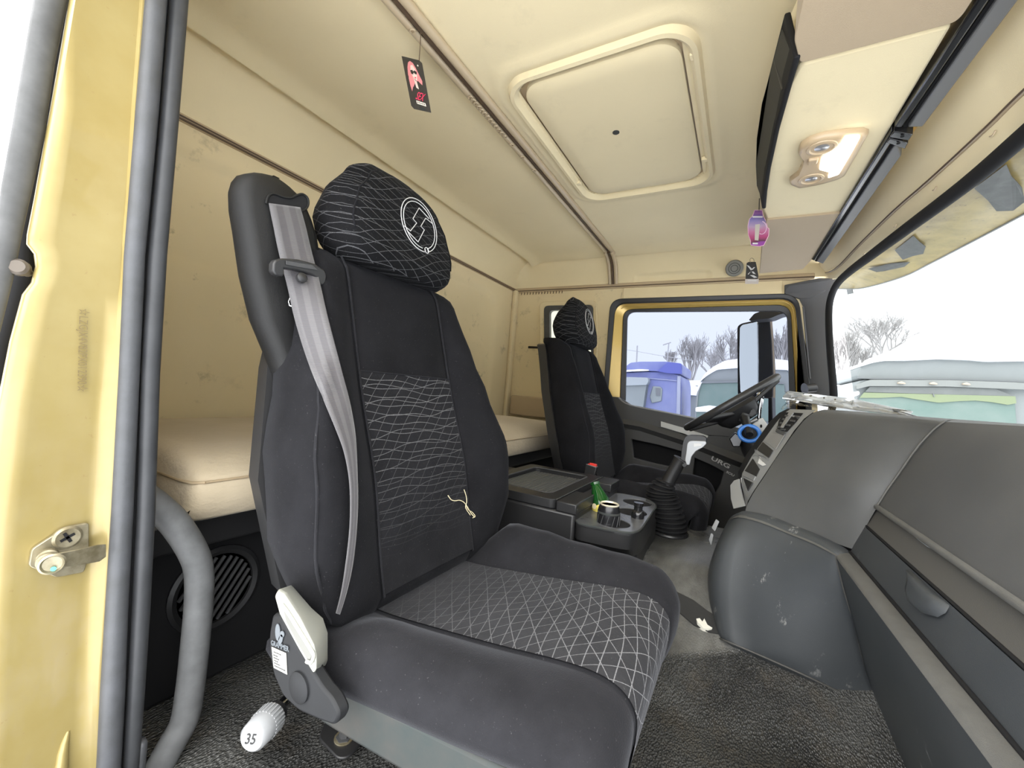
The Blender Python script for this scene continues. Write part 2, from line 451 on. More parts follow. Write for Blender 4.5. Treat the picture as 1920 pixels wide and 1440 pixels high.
M['wall_far'] = mat('grey_far_wall', (.18, .184, .184, 1), .9, var=.5, varscale=3, alt=(.4, .4, .4, 1))

# ------------------------------------------------------------------ the cab shell
XR, YD, ZC, ZT, ZF = -1.58, 2.76, .95, .752, -.744       # rear wall, driver side wall, ceiling, trim line, floor
def sdf_rr(x, y, cx, cy, hx, hy, r):
    qx, qy = abs(x - cx) - hx + r, abs(y - cy) - hy + r
    return math.hypot(max(qx, 0), max(qy, 0)) + min(max(qx, qy), 0) - r

# rear wall with a long pressed panel
ny, nz = 130, 70; rows = []
for i in range(nz + 1):
    z = -.45 + (ZT + .45) * i / nz; row = []
    for j in range(ny + 1):
        y = .30 + (YD - .30) * j / ny
        d = sdf_rr(y, z, .95, .215, 1.56, .455, .13)
        e = -.016 * smooth01(-d / .03)
        d2 = sdf_rr(y, z, .95, .02, 1.47, .31, .1); e += .010 * smooth01(-d2 / .022)
        row.append((XR + e, y, z))
    rows.append(row)
wr = struct(grid('wall_rear', rows, M['liner_rear'], angle=180))
# sloping coving above the rear trim
rows = []
for t in range(13):
    a = t / 12; row = []
    for j in range(25):
        y = .31 + (YD - .31) * j / 24
        row.append((XR + (1.40 - 1.58) * -1 * a if False else XR + .18 * (a ** 1.15), y, ZT + (ZC - ZT) * math.sin(a * PI / 2) ** .9))
    rows.append(row)
struct(grid('wall_rear_coving', rows, M['liner'], angle=180)); bpy.data.objects['wall_rear_coving'].name = 'trim_1'
# driver side coving
rows = []
emb = [(PY(1185, 525, 2.715)), (PY(1330, 525, 2.715))]
ex0, ex1 = PY(1187, 540, 2.73).x, PY(1330, 540, 2.73).x
for t in range(37):
    a = t / 36; row = []
    for j in range(151):
        x = XR + (.45 - XR) * j / 150
        z = ZT + (ZC - ZT) * (1 - (1 - a) ** 1.3); y = YD - .105 * a ** 1.5
        d = sdf_rr(x, z, (ex0 + ex1) / 2, ZT, (ex1 - ex0) / 2, .075, .03)
        y += .010 * smooth01(-d / .012)
        if x < -1.44: y -= .10 * smooth01((-1.44 - x) / .14) * a
        row.append((x, y, z))
    rows.append(row)
o = struct(grid('trim_2', rows, M['liner'], angle=180))
# ceiling with the opening for the hatch
hx0, hx1, hy0, hy1 = -.70, -.185, 1.075, 1.865
def ceil_z(x, y):
    z = ZC
    d = sdf_rr(x, y, (hx0 + hx1) / 2, (hy0 + hy1) / 2, (hx1 - hx0) / 2 + .035, (hy1 - hy0) / 2 + .035, .09)
    z += -.010 * (1 - smooth01(abs(d - .012) / .035)) if d > -.03 else 0
    z -= .03 * smooth01((-1.28 - x) / .14) ** 2
    z -= .03 * smooth01((y - 2.5) / .2) ** 2
    return z
xs = [XR + .18 + (.42 - XR - .18) * j / 120 for j in range(121)]; ys = [.10 + (2.66 - .10) * j / 150 for j in range(151)]
v = [(x, y, ceil_z(x, y)) for y in ys for x in xs]; f = []
for i in range(150):
    for j in range(120):
        cx, cy = (xs[j] + xs[j + 1]) / 2, (ys[i] + ys[i + 1]) / 2
        if sdf_rr(cx, cy, (hx0 + hx1) / 2, (hy0 + hy1) / 2, (hx1 - hx0) / 2 - .012, (hy1 - hy0) / 2 - .012, .05) < 0: continue
        if cx < -.84 and cy < .30: continue
        f.append((i * 121 + j, i * 121 + j + 1, (i + 1) * 121 + j + 1, (i + 1) * 121 + j))
struct(obj('ceiling', v, f, M['liner'], angle=180))
struct(box('roof_panel', (XR - .1, .32, ZC + .05), (.52, YD + .15, ZC + .10), M['gold_clean'])); bpy.data.objects['roof_panel'].name = 'trim_3'

# hatch
ht = thing('roof_hatch', 'beige padded roof hatch with rounded frame in the middle of the ceiling', 'hatch', ((hx0 + hx1) / 2, (hy0 + hy1) / 2, ZC))
def rr3(x0, x1, y0, y1, r, z, n=8): return [V(a, b, z) for a, b in rrect(x0, x1, y0, y1, r, n)]
e = 0
rings = [rr3(hx0 - .03, hx1 + .03, hy0 - .03, hy1 + .03, .10, ZC - .002), rr3(hx0 - .022, hx1 + .022, hy0 - .022, hy1 + .022, .095, ZC - .020),
         rr3(hx0 - .010, hx1 + .010, hy0 - .010, hy1 + .010, .085, ZC - .022), rr3(hx0, hx1, hy0, hy1, .08, ZC - .012), rr3(hx0 + .004, hx1 - .004, hy0 + .004, hy1 - .004, .078, ZC + .012)]
loft('hatch_frame', rings, M['liner'], ht, caps=False)
rings = [rr3(hx0 + .022, hx1 - .022, hy0 + .022, hy1 - .022, .07, ZC + .02), rr3(hx0 + .022, hx1 - .022, hy0 + .022, hy1 - .022, .07, ZC - .006),
         rr3(hx0 + .030, hx1 - .030, hy0 + .030, hy1 - .030, .065, ZC - .012), rr3(hx0 + .08, hx1 - .08, hy0 + .08, hy1 - .08, .04, ZC - .012)]
loft('hatch_panel', rings, M['liner'], ht)
loft('hatch_gap', [rr3(hx0 - .005, hx1 + .005, hy0 - .005, hy1 + .005, .08, ZC + .012), rr3(hx0 - .005, hx1 + .005, hy0 - .005, hy1 + .005, .08, ZC + .024)], M['trimplastic'], ht)
hp = PZ(1155, 248, ZC - .012)
lathe('hatch_plug', [(.012, .004), (.012, -.002), (.009, -.004), (0.001, -.0045)], hp, M['basegrey'], ht, n=16)
# the two latch notches at the right-hand side
for px, py in ((1302, 105), (1085, 345), (1322, 300)):
    p = PZ(px, py, ZC - .015); box('hatch_clip', p - V(.012, .012, .004), p + V(.012, .012, .010), M['liner'], ht, bevel=.003)

# seam trims at the top of rear and driver walls
o = struct(box('trim_4', (XR - .004, .32, ZT - .008), (XR + .012, YD, ZT + .016), M['trimplastic'], bevel=.004))
tube('seam_bead', [(XR + .014, .32, ZT - .004), (XR + .014, YD - .01, ZT - .004)], .0035, M['brown'], o, n=6)
tube('seam_bead', [(XR + .014, .32, ZT + .005), (XR + .014, YD - .01, ZT + .005)], .0028, M['brown'], o, n=6)
o = struct(box('trim_5', (XR, YD - .010, ZT - .014), (.30, YD + .004, ZT + .020), M['trimplastic'], bevel=.004))
tube('seam_bead', [(XR, YD - .012, ZT - .002), (.30, YD - .012, ZT - .002)], .003, M['brown'], o, n=6)

# driver side wall with door opening and small window opening
def inY(u, v, w, y=YD): return (u, y + w, v)
def flat(pts): return [(p.x, p.z) for p in pts]
def PYs(L, y, r=0): 
    P_ = [PY(a, b, y) for a, b in L]
    return roundpoly(P_, r, 5) if r else P_
door_out = PYs([(1131, 760), (1146, 562), (1488, 549), (1532, 735), (1545, 1060), (1080, 1060)], YD, .09)
sw_hole = PYs([(1021, 574), (1112, 572), (1113, 650), (1110, 740), (1048, 740), (1022, 690)], YD, .035)
wall_d = struct(plate('wall_driver', [(XR, -1.0), (XR, ZT), (.29, ZT), (.335, -1.0)], [flat(door_out), flat(sw_hole)], .02, lambda u, v, w: inY(u, v, w, YD + .012), M['liner_rear']))
# pressed lip round the small window
lip_o = PYs([(1012, 566), (1119, 562), (1121, 652), (1116, 752), (1043, 750), (1013, 694)], YD - .004, .045)
ringplate('window_lip', [p + V(0, -.010, 0) for p in lip_o], [V(p.x, YD - .006, p.z) for p in sw_hole], (0, .02, 0), M['liner_rear'], wall_d, bevel=.006)
# rear corner post
box('corner_post', (XR, YD - .05, -.3), (XR + .035, YD, ZT), M['liner_rear'], wall_d, bevel=.012)
box('corner_pad', PY(955, 772, YD - .06) + V(0, 0, -.02), PY(1045, 748, YD) + V(0, 0, 0), M['trimplastic'], wall_d, bevel=.01)
tube('panel_seam', [PY(1166, 548, YD - .001), PY(1164, 562, YD - .001)], .0015, M['trimplastic'], wall_d, n=6)
box('inner_pillar', (PY(1168, 560, YD).x, YD - .008, PY(1168, 562, YD).z), (PY(1465, 560, YD).x, YD + .002, ZT - .014), M['liner_rear'], wall_d, bevel=.003)

# small side window (window_2)
w2 = struct(ringplate('window_2', [V(p.x, YD - .012, p.z) for p in sw_hole], roundpoly([PY(a, b, YD - .012) for a, b in [(1030, 582), (1107, 580), (1108, 650), (1105, 735), (1052, 733), (1031, 688)]], .03, 5), (0, .035, 0), M['rubber']))
prism('pane', roundpoly([PY(a, b, YD + .012) for a, b in [(1028, 580), (1109, 578), (1110, 650), (1106, 738), (1050, 736), (1029, 690)]], .03, 4), (0, .004, 0), M['glass_small'], w2, bevel=0)
hb = PY(1033, 652, YD - .03)
hl = tag(tube('window_latch', [PY(991, 651, YD - .075), PY(1020, 652, YD - .06), PY(1031, 653, YD - .035), PY(1031, 653, YD - .005)], [.009, .008, .011, .012], M['blackgloss'], n=10, smooth=4), 'black lever latch sticking out from the small rear side window', 'latch')

# floor: passenger well, ramp and engine tunnel
ZTUN = -.50
def floor_z(x, y):
    t = smooth01((y - 1.06) / .40) * (1 - smooth01((y - 1.95) / .15))
    base = ZF + (ZTUN - ZF) * t
    if x > -.25:                                                     # the mat rolls up to the dash
        base += .05 * smooth01((x + .05) / .5) * (1 - t)
    return base + .004 * math.sin(9 * x + 3 * y) * math.sin(7 * y)
rows = [[(x, y, floor_z(x, y)) for x in [XR + (1.0 - XR) * j / 90 for j in range(91)]] for y in [.24 + (YD - .24) * i / 120 for i in range(121)]]
struct(grid('floor', rows, M['floor'], angle=180))
# dark worn band at the foot of the tunnel, and the scrap of paper on it
ctr = [PZ(1262, 1112, -.60), PZ(1290, 1132, -.60), PZ(1318, 1160, -.60), PZ(1345, 1180, -.60)]
# front bulkhead and door sill
struct(box('wall_front', (.62, .1, -1.0), (.70, YD + .1, -.02), M['black_matte']))
sill = struct(box('trim_6', (-.86, .10, -.95), (.7, .26, ZF + .01), M['black_matte'], bevel=.01))
struct(box('wall_passenger_rear', (XR - .02, .29, -.95), (-.90, .32, ZC), M['liner_rear']))
struct(box('wall_passenger_header', (-.92, .08, .66), (.75, .16, ZC + .04), M['liner'], bevel=.02))

# ------------------------------------------------------------------ passenger-side B pillar in gold paint
LB = [(150, -60), (127, 0), (92, 200), (61, 370), (47, 440), (46, 458), (60, 476), (63, 500), (55, 530), (38, 552), (14, 640), (-10, 760), (-40, 980), (-60, 1250), (-70, 1520)]
RB = [(280, -60), (272, 0), (258, 200), (249, 370), (244, 440), (243, 458), (242, 476), (240, 500), (238, 530), (236, 552), (231, 640), (222, 760), (210, 980), (192, 1250), (182, 1520)]
rows = []
for l, r in zip(LB, RB):
    row = []
    for k, t in enumerate([0, .015, .05, .1, .3, .55, .8, .93, .97, 1.0, 1.04]):
        px = l[0] + (r[0] - l[0]) * t; py = l[1] + (r[1] - l[1]) * t
        x = [-.90, -.855, -.838, -.834, -.836, -.838, -.838, -.838, -.832, -.832, -.88][k]
        row.append(PX(px, py, -.835) if False else PX(px, py, x) if k else PX(px + 6, py, -.90))
    rows.append(row)
pil = struct(grid('wall_passenger_pillar', rows, M['gold'], angle=60)); pil.name = 'trim_7'
pil['label'] = 'gold painted door pillar'
# crease near the foot of the pillar
tube('pillar_fold', [PX(128, 1370, -.839), PX(118, 1410, -.838), PX(112, 1480, -.837)], [.002, .006, .009], M['gold'], pil, n=10, smooth=3)
# stamped number
text('stamped_number', '\u2606LZGJX4V82PX012390\u2606', .0135, PX(149, 577, -.8335) , PX(146, 700, -.8335) - PX(149, 577, -.8335), (0, 1, 0), mat('stamp_shadow', (.15, .11, .045, 1), .5), pil, depth=.0002, sx=.80)
# door seal: two ribs and a groove
def ribs(name, L, R, xx, m, parent=None, flat_=.8):
    rings = []
    for (a, b) in zip(L, R):
        p, q = PX(*a, xx), PX(*b, xx); c = (p + q) / 2; h = (q - p) / 2
        rings.append([c + h * math.cos(t * 2 * PI / 14) + V(1, 0, 0) * (h.length * flat_ * math.sin(t * 2 * PI / 14)) for t in range(14)])
    v, f = loftg(rings, True, True); return obj(name, v, f, m, parent, angle=70)
ysamp = [-60, 0, 225, 480, 700, 960, 1150, 1300, 1440, 1520]
A = [277, 271, 252, 232, 222, 208, 196, 187, 180, 176]; B = [320, 313, 296, 272, 262, 250, 240, 234, 226, 222]
C = [324, 318, 300, 277, 264, 256, 246, 238, 230, 226]; D = [358, 353, 335, 313, 300, 291, 281, 271, 260, 256]
seal = tag(ribs('weatherstrip', [(a, y) for a, y in zip(A, ysamp)], [(b, y) for b, y in zip(B, ysamp)], -.832, M['rubber']), 'grey rubber double-ribbed weatherstrip running up the inner edge of the gold pillar', 'weatherstrip')
ribs('inner_rib', [(a, y) for a, y in zip(C, ysamp)], [(b, y) for b, y in zip(D, ysamp)], -.836, mat('dark_inner_rubber', (.042, .044, .048, 1), .5, var=.3, varscale=25), seal)
ribs('groove', [(a - 6, y) for a, y in zip(B, ysamp)], [(b + 8, y) for b, y in zip(C, ysamp)], -.848, M['black_matte'], seal)
box('seal_foot', PX(250, 1440, -.835) - V(.02, 0, .03), PX(282, 1385, -.83), M['rubber'], seal, bevel=.008)
# outer seal
so_ = [-60, 0, 120, 250, 350, 430, 520, 640, 820]
L2 = [75, 62, 42, 20, 2, -8, -20, -40, -80]; R2 = [142, 128, 103, 84, 62, 44, 26, -4, -50]
s2 = tag(ribs('outer_weatherstrip', [(a, y) for a, y in zip(L2, so_)], [(b, y) for b, y in zip(R2, so_)], -.86, mat('weathered_outer_rubber', (.085, .086, .086, 1), .6, var=.45, varscale=22), flat_=.55), 'dusty grey outer rubber seal along the outer edge of the gold pillar', 'weatherstrip')
gap = ribs('dark_gap', [(b - 14, y) for b, y in zip(R2, so_)], [(max(b + 8, interp(y, [(q, p) for p, q in LB]) + 14), y) for b, y in zip(R2, so_)], -.905, M['black_matte'], s2)  # matte black strip standing for the shadow between seal and pillar
hb_ = tag(lathe('hinge_bolt', [(.006, -.02), (.006, 0), (.011, 0), (.011, .007), (.008, .010), (.0, .010)], PX(38, 503, -.86), mat('dull_bolt_steel', (.10, .085, .07, 1), .5, .5), axis=(.9, -.5, .1), n=16), 'small steel bolt in the notch of the gold pillar edge', 'bolt')

# striker
st = thing('door_striker', 'zinc-plated door striker plate with cross-head screws on the gold pillar', 'striker', PX(110, 1030, -.835))
pl = roundpoly([PX(a, b, -.830) for a, b in [(167, 980), (125, 988), (60, 1030), (54, 1062), (106, 1083), (158, 1073), (167, 1040)]], .004, 3)
prism('striker_plate', pl, (-.006, 0, 0), M['steel'], st, bevel=.001)
lathe('countersunk_screw', [(.016, -.004), (.016, .0), (.013, .002), (.004, .001), (.0, 0)], PX(127, 1008, -.829), M['steel'], st, axis=(1, 0, 0), n=24)
for a in (0, PI / 2):
    c = PX(127, 1008, -.8265); d = V(0, math.cos(a + .5), math.sin(a + .5)) * .008; e_ = V(0, -math.sin(a + .5), math.cos(a + .5)) * .0018
    prism('cross_slot', [c - d - e_, c + d - e_, c + d + e_, c - d + e_], (-.001, 0, 0), M['black_matte'], st, bevel=0)
lathe('striker_pin', [(.011, -.014), (.011, -.004), (.008, -.003), (.008, .004), (.011, .006), (.011, .014)], PX(89, 1048, -.815), M['steel'], st, axis=(1, -.25, .05), n=24)
cap = PX(98, 1058, -.796)
hd = lathe('pin_head', [(.013, -.004), (.0138, 0), (.0115, .002), (.0095, -.0015), (.0, -.002)], cap, M['steel'], st, axis=(1, -.25, .05), n=28)
lathe('green_paint_dab', [(.003, -.001), (.003, .001), (.0, .0012)], cap + V(.002, .001, -.006), mat('green_paint_mark', (.1, .5, .38, 1), .5), hd, axis=(1, -.25, .05), n=10)
arm = [PX(a, b, x) for a, b, x in [(97, 1040, -.803), (150, 1030, -.806), (185, 1022, -.812), (199, 1021, -.822), (199, 1044, -.822), (187, 1053, -.812), (150, 1060, -.806), (105, 1066, -.803)]]
prism('striker_arm', arm, (-.003, 0, 0), M['steel'], st, bevel=.0008)

# grab handle
gpts = [PX(268, 930, -.91), PX(295, 950, -.90), PX(327, 980, -.89), PX(360, 1030, -.88), PX(373, 1070, -.88), PX(373, 1130, -.88), PX(366, 1210, -.88), PX(357, 1290, -.88), PX(346, 1350, -.88), PX(322, 1395, -.88), PX(298, 1440, -.885), PX(280, 1480, -.89)]
tag(tube('grab_handle', gpts, .0235, M['rubber_dusty'], n=20, smooth=6), 'bent grey grab handle standing beside the door pillar in front of the bunk', 'handle')

# ------------------------------------------------------------------ bunk
bb = thing('bunk_cabinet', 'black bunk base cabinet with a round speaker grille, under the beige mattress', 'cabinet', (-1.05, 1.4, ZF))
box('cabinet_body', (XR + .02, .30, ZF + .002), (-1.05, YD - .02, -.335), M['black_matte'], bb, bevel=.01)
box('front_rail', (-1.06, .30, -.40), (-1.00, YD - .02, -.33), M['black'], bb, bevel=.01)
sp = PX(405, 1102, -1.05)
gr = lathe('speaker_grille', [(.098, 0), (.098, .006), (.090, .010), (.080, .006), (.078, -.004), (.0, -.004)], sp, M['black'], bb, axis=(1, 0, 0), n=40)
for i in range(-4, 5):
    h = .074 * math.sqrt(max(0, 1 - (i / 5) ** 2)); o_ = i * .0155
    d = V(0, .55, .83); e_ = V(0, .83, -.55)
    a, b = sp + e_ * o_ - d * h, sp + e_ * o_ + d * h
    v, f = hexa([a - e_ * .003, b - e_ * .003, b + e_ * .003, a + e_ * .003], [p + V(.007, 0, 0) for p in (a - e_ * .003, b - e_ * .003, b + e_ * .003, a + e_ * .003)])
    obj('grille_bar', v, f, M['darkgrey'], gr, bevel=.001)

mt = []
def ring_m(y, ins):
    x0, x1, z0, z1 = XR + .01 + ins * .3, -.930 - ins, -.325 + ins * .5, -.182 - ins
    pts = [(x0, z0), (x0, z1), (-1.3, z1 + .004), (-1.05, z1), (x1 - .045, z1 - .018), (x1 - .010, z1 - .044), (x1, z1 - .056), (x1 - .004, z1 - .10), (x1 - .012, z0 + .01), (x1 - .03, z0)]
    return [V(x, y, z) for x, z in pts]
ys_ = [(.415, .03), (.421, .012), (.432, .003), (.45, 0)] + [(.45 + (2.36 - .45) * i / 12, 0) for i in range(1, 13)] + [(2.40, .004), (2.43, .02), (2.44, .04)]
mo = loft('bunk_mattress', [ring_m(y, s) for y, s in ys_], M['mattress'], angle=50)
tag(mo, 'long beige cloth mattress on the rear bunk behind the seats', 'mattress')
tube('mattress_piping', [V(-.9305, y, -.239) for y in np.linspace(.436, 2.40, 12)], .003, M['trimplastic'], mo, n=6)
tube('mattress_piping', [V(-.9305, .436, -.239), V(-.945, .419, -.240), V(-.98, .4145, -.241), V(-1.25, .4145, -.240), V(-1.54, .4145, -.238)], .003, M['trimplastic'], mo, n=6)

# ------------------------------------------------------------------ seats
def bk_w(z): return sinterp(z, [(-.46, .235), (-.40, .285), (-.30, .318), (-.16, .318), (-.03, .285), (.08, .252), (.18, .232), (.25, .220), (.275, .195)])
def bk_b(z): return sinterp(z, [(-.46, .0), (-.40, .015), (-.30, .045), (-.16, .062), (-.02, .050), (.10, .034), (.2, .016), (.275, .0)])
def bk_x(z): return -.700 - .29 * z + .012 * math.exp(-((z + .2) / .12) ** 2) - (.02 * smooth01((z - .22) / .055))
HW = .150
def back_front(y, z):
    w, b, a = bk_w(z), bk_b(z), abs(y)
    x = bk_x(z)
    if a <= HW: return x + .002 * (a / HW) ** 2
    s = (a - HW) / (w - HW)
    return x + b * math.sin(min(s / .72, 1) * PI / 2) ** 1.3
def make_seat(yc, full):
    """front cushion, backrest, headrest; 'full' adds the belt tower and the side fittings the near seat shows"""
    lab = ('charcoal cloth passenger seat with headrest emblem and a grey belt, nearest the open door' if full else
           'dark cloth driver seat seen from the side, behind the steering wheel')
    s = thing('captain_chair', lab, 'seat', (-.4, yc, ZF), None)
    def Y(p): return V(p[0], yc + p[1], p[2])
    # backrest
    zs = [-.46, -.455, -.445, -.42, -.39, -.35, -.3, -.25, -.2, -.15, -.1, -.05, 0, .05, .1, .15, .19, .22, .24, .255, .265, .272, .275]
    rings = []
    for i, z in enumerate(zs):
        w, b, x = bk_w(z), bk_b(z), bk_x(z)
        ins = .035 * (1 - min(1, (z + .46) / .03)) + .035 * (1 - min(1, (.275 - z) / .035)) ** 2
        half = [(0, x - ins), (.08, x - ins), (HW - .006, x - ins), (HW, x - .004 - ins), (HW + .008, x + .002 - ins)]
        for t in (.3, .5, .7, .85, .94):
            y_ = HW + (w - HW) * t; half.append((y_, back_front(y_, z) - ins - (.012 if t == .94 else 0) * (b > .01)))
        half += [(w, x + b - .035 - ins), (w, x + b * .6 - .07), (w - .012, x - .105), (w - .05, x - .128), (w - .12, x - .135), (0, x - .135)]
        L = [(-y, q) for y, q in half[1:-1]][::-1]
        ring = half + L
        rings.append([Y((q, y, z)) for y, q in ring])
    loft('backrest', rings, M['velour'], s, angle=75)
    rows = []; z0, z1 = -.415, .012
    for i in range(40):
        z = z0 + (z1 - z0) * i / 39
        rows.append([Y((back_front(y, z) + .0035, y, z)) for y in np.linspace(-HW + .002, HW - .002, 13)])
    o = grid('backrest_panel', rows, M['pat_back'], s, angle=180)
    uvmap(o, lambda p: (p.y - yc, p.z))
    # seams
    for sg in (-1, 1):
        tube('seam', [Y((back_front(HW, z) + .002, sg * HW, z)) for z in np.linspace(-.42, .26, 26)], .0022, M['velour_side'], s, n=6)
        tube('side_piping', [Y((back_front(bk_w(z) - .022, z) - .013, sg * (bk_w(z) - .010), z)) for z in np.linspace(-.42, .22, 26)], .0028, M['velour_side'], s, n=6)
    tube('seam', [Y((back_front(y, z1) + .0035, y, z1)) for y in np.linspace(-HW, HW, 12)], .0018, M['velour_side'], s, n=6)
    # hard shell behind
    sh = []
    for z in (-.47, -.46, -.40, -.2, 0, .1, .2, .235, .245):
        w = bk_w(z) - .004 - (.03 if z in (-.47, .245) else 0); x = bk_x(z)
        sh.append([Y((x - .112, -w, z)), Y((x - .112, w, z)), Y((x - .160, w - .01, z)), Y((x - .178, w - .06, z)), Y((x - .178, -w + .06, z)), Y((x - .160, -w + .01, z))])
    loft('back_shell', sh, M['shell'], s, angle=50)
    # headrest
    hz0, hz1 = .258, .512
    def hr_w(z): return sinterp(z, [(hz0, .186), (.30, .197), (.345, .205), (.40, .192), (.46, .160), (hz1, .135)])
    def hr(z):
        """half width, front and back of the headrest, drawn in towards its top and bottom"""
        t = (z - hz0) / (hz1 - hz0)
        xf = -.735 - .19 * (z - .28); xb = -.862 - .030 * math.sin(PI * min(1, t / .8)) + .03 * t * t
        d = max(0, (t - .66) / .34); g = max(0, (.16 - t) / .16)
        k = math.sqrt(max(.0, 1 - d ** 2.6)) * math.sqrt(max(0., 1 - .45 * g ** 2)); k = max(k, .04)
        xc = (xf + xb) / 2 - .01
        return hr_w(z) * (1 - (1 - k) * .55), xc + (xf - xc) * k, xc + (xb - xc) * k
    rings = []
    ts = [0, .01, .03, .06, .10, .16, .24, .33, .42, .52, .62, .70, .76, .80, .84, .88, .915, .945, .97, .985, .995, 1.0]
    for t in ts:
        w, xf, xb = hr(hz0 + (hz1 - hz0) * t)
        wf = w - .030 - .010 * t; dp = xf - xb
        half = [(0, xf + .004), (wf * .5, xf + .003), (wf - .010, xf), (wf, xf - .006 * min(1, dp / .1)), (wf + (w - wf) * .5, xf - dp * .16), (w - .002, xf - dp * .35), (w, (xf + xb) / 2), (w - .010, xb + dp * .25), (w - .035, xb + dp * .08), (w * .6, xb), (0, xb)]
        ring = half + [(-y, q) for y, q in half[1:-1]][::-1]
        rings.append([Y((q, y + .012, hz0 + (hz1 - hz0) * t)) for y, q in ring])
    h = loft('headrest', rings, M['pat_head'], s, angle=80)
    uvmap(h, lambda p: (p.y - yc + (p.x + .75) * -.9, p.z))
    for sg in (-1, 1):
        pts = []
        for t in ts[6:17]:
            z = hz0 + (hz1 - hz0) * t; w, xf, xb = hr(z); wf = w - .030 - .010 * t
            pts.append(Y((xf - .004, sg * (wf - .002) + .012, z)))
        tube('headrest_seam', pts, .0024, M['velour'], h, n=6)
    # embroidered emblem on the headrest: double ring with a split folded stroke
    ec = V(-.735 - .19 * (.40 - .28) + .006, yc + .046, .400); r_ = V(0, 1, 0); u_ = V(-.19, 0, 1).normalized(); ES = 1.38
    def E(a, b): return ec + r_ * (a * ES) + u_ * (b * ES)
    parts = []
    R1, R2 = .0485, .0425
    for R in (R1, R2):
        a0, a1 = (-68, 281) if R == R1 else (-62, 275)
        parts.append(tubeg([E(R * math.cos(math.radians(a)), R * 1.02 * math.sin(math.radians(a))) for a in np.linspace(a0, a1, 40)], .0011, 6))
    k = .043
    s1 = [(-.98, -.42), (-.62, -.50), (-.20, .02), (-.42, .12), (.02, .80), (.66, .58)]
    s2 = [(-.80, -.58), (-.18, -.82), (.28, -.10), (.06, -.02), (.42, .50), (.86, .44)]
    for S_ in (s1, s2): parts.append(tubeg([E(a * k, b * k) for a, b in S_], .0011, 6))
    for a in (-76, -66):
        parts.append(tubeg([E(R1 * math.cos(math.radians(a)), R1 * math.sin(math.radians(a))), E(R2 * math.cos(math.radians(a)), R2 * math.sin(math.radians(a)))], .001, 6))
    parts.append(tubeg([E(.0155 + .0055 * math.cos(t), -.0435 + .0055 * math.sin(t)) for t in np.linspace(0, 2 * PI, 16)], .001, 6))
    v, f = join(parts); obj('emblem', v, f, M['whitepaint'], h)
    # cushion: profile of the centre line and its cross-section
    prof = crom([(-.70, -.462), (-.62, -.455), (-.542, -.450), (-.43, -.436), (-.32, -.421), (-.22, -.405), (-.165, -.400), (-.13, -.405), (-.108, -.420), (-.099, -.445), (-.104, -.50), (-.118, -.545)], 4)
    def bol(x): return sinterp(x, [(-.66, 0), (-.60, .035), (-.50, .088), (-.42, .078), (-.32, .058), (-.22, .042), (-.15, .030), (-.10, .012)])
    rings = []; n_ = len(prof)
    cw = [(0, 0), (.07, 0), (.14, 0), (.148, -.004), (.156, .002)]
    uvp = []
    for i, (x, z) in enumerate(prof):
        d = Vector((prof[min(i + 1, n_ - 1)][0] - prof[max(i - 1, 0)][0], 0, prof[min(i + 1, n_ - 1)][1] - prof[max(i - 1, 0)][1])).normalized()
        nrm = V(-d.z, 0, d.x); b = bol(x) if nrm.z > .3 else .012
        W = .300 - .02 * smooth01((x + .12) / .03)
        dep = .128 if nrm.z > .5 else .05
        half = [(y, h_) for y, h_ in cw]
        for t in (.25, .45, .65, .82, .93):
            y_ = .15 + (W - .15) * t; hgt = b * math.sin(min(1, t / .62) * PI / 2) if t <= .65 else b * (1 - ((t - .62) / .38) ** 2 * .55)
            half.append((y_, hgt - (.02 * ((t - .62) / .31) ** 2 if t > .62 else 0)))
        half += [(W - .002, -.03 if nrm.z > .5 else -.02), (W, -.06 if nrm.z > .5 else -.03), (W - .012, -dep * .85), (W - .03, -dep)]
        nf = .45 if full else 1.
        ring = half + [(-y, q * nf if q > 0 else q * (.48 if full else 1)) for y, q in half[1:]][::-1]
        base = V(x, 0, z)
        rings.append([Y(base + nrm * q + V(0, y, 0)) for y, q in ring])
    loft('cushion', rings, M['velour_side'], s, angle=80)
    rows = []; acc = 0; arc = []
    for i, (x, z) in enumerate(prof):
        if i: acc += math.hypot(x - prof[i - 1][0], z - prof[i - 1][1])
        arc.append(acc)
        d = Vector((prof[min(i + 1, n_ - 1)][0] - prof[max(i - 1, 0)][0], 0, prof[min(i + 1, n_ - 1)][1] - prof[max(i - 1, 0)][1])).normalized()
        nrm = V(-d.z, 0, d.x)
        rows.append([Y(V(x, y, z) + nrm * .0035) for y in np.linspace(-.146, .146, 13)])
    o = grid('cushion_panel', rows, M['pat_seat'], s, angle=180)
    uv = o.data.uv_layers.new(name='UVMap'); nr = 13
    for lp in o.data.loops:
        co = o.data.vertices[lp.vertex_index].co
        k_ = min(range(n_), key=lambda q: (prof[q][0] - co.x) ** 2 + (prof[q][1] - co.z) ** 2)
        uv.data[lp.index].uv = (co.y - yc, arc[k_] - .20)
    # crease of the sitting dent and the pan below
    box('seat_pan', (-.62, yc - .20, -.585), (-.15, yc + .27, -.50), M['black_matte'], s, bevel=.01)
    box('plinth', (-.50, yc - .10, ZF + .002), (-.18, yc + .20, -.58), M['black_matte'], s, bevel=.01)
    # buckle on the inboard side
    sg = 1 if full else -1
    if full: bp = [PY(880, 1020, yc + .285), PY(912, 985, yc + .285)]
    else: bp = [PY(1103, 905, yc - .30), PY(1110, 872, yc - .30)]
    d = (bp[1] - bp[0]).normalized(); sd = V(1, 0, .25).normalized(); sd = (sd - d * sd.dot(d)).normalized(); th = V(0, .012, 0)
    q = [bp[0] - d * .05 - sd * .022, bp[0] - d * .05 + sd * .022, bp[1] + sd * .026, bp[1] - sd * .026]
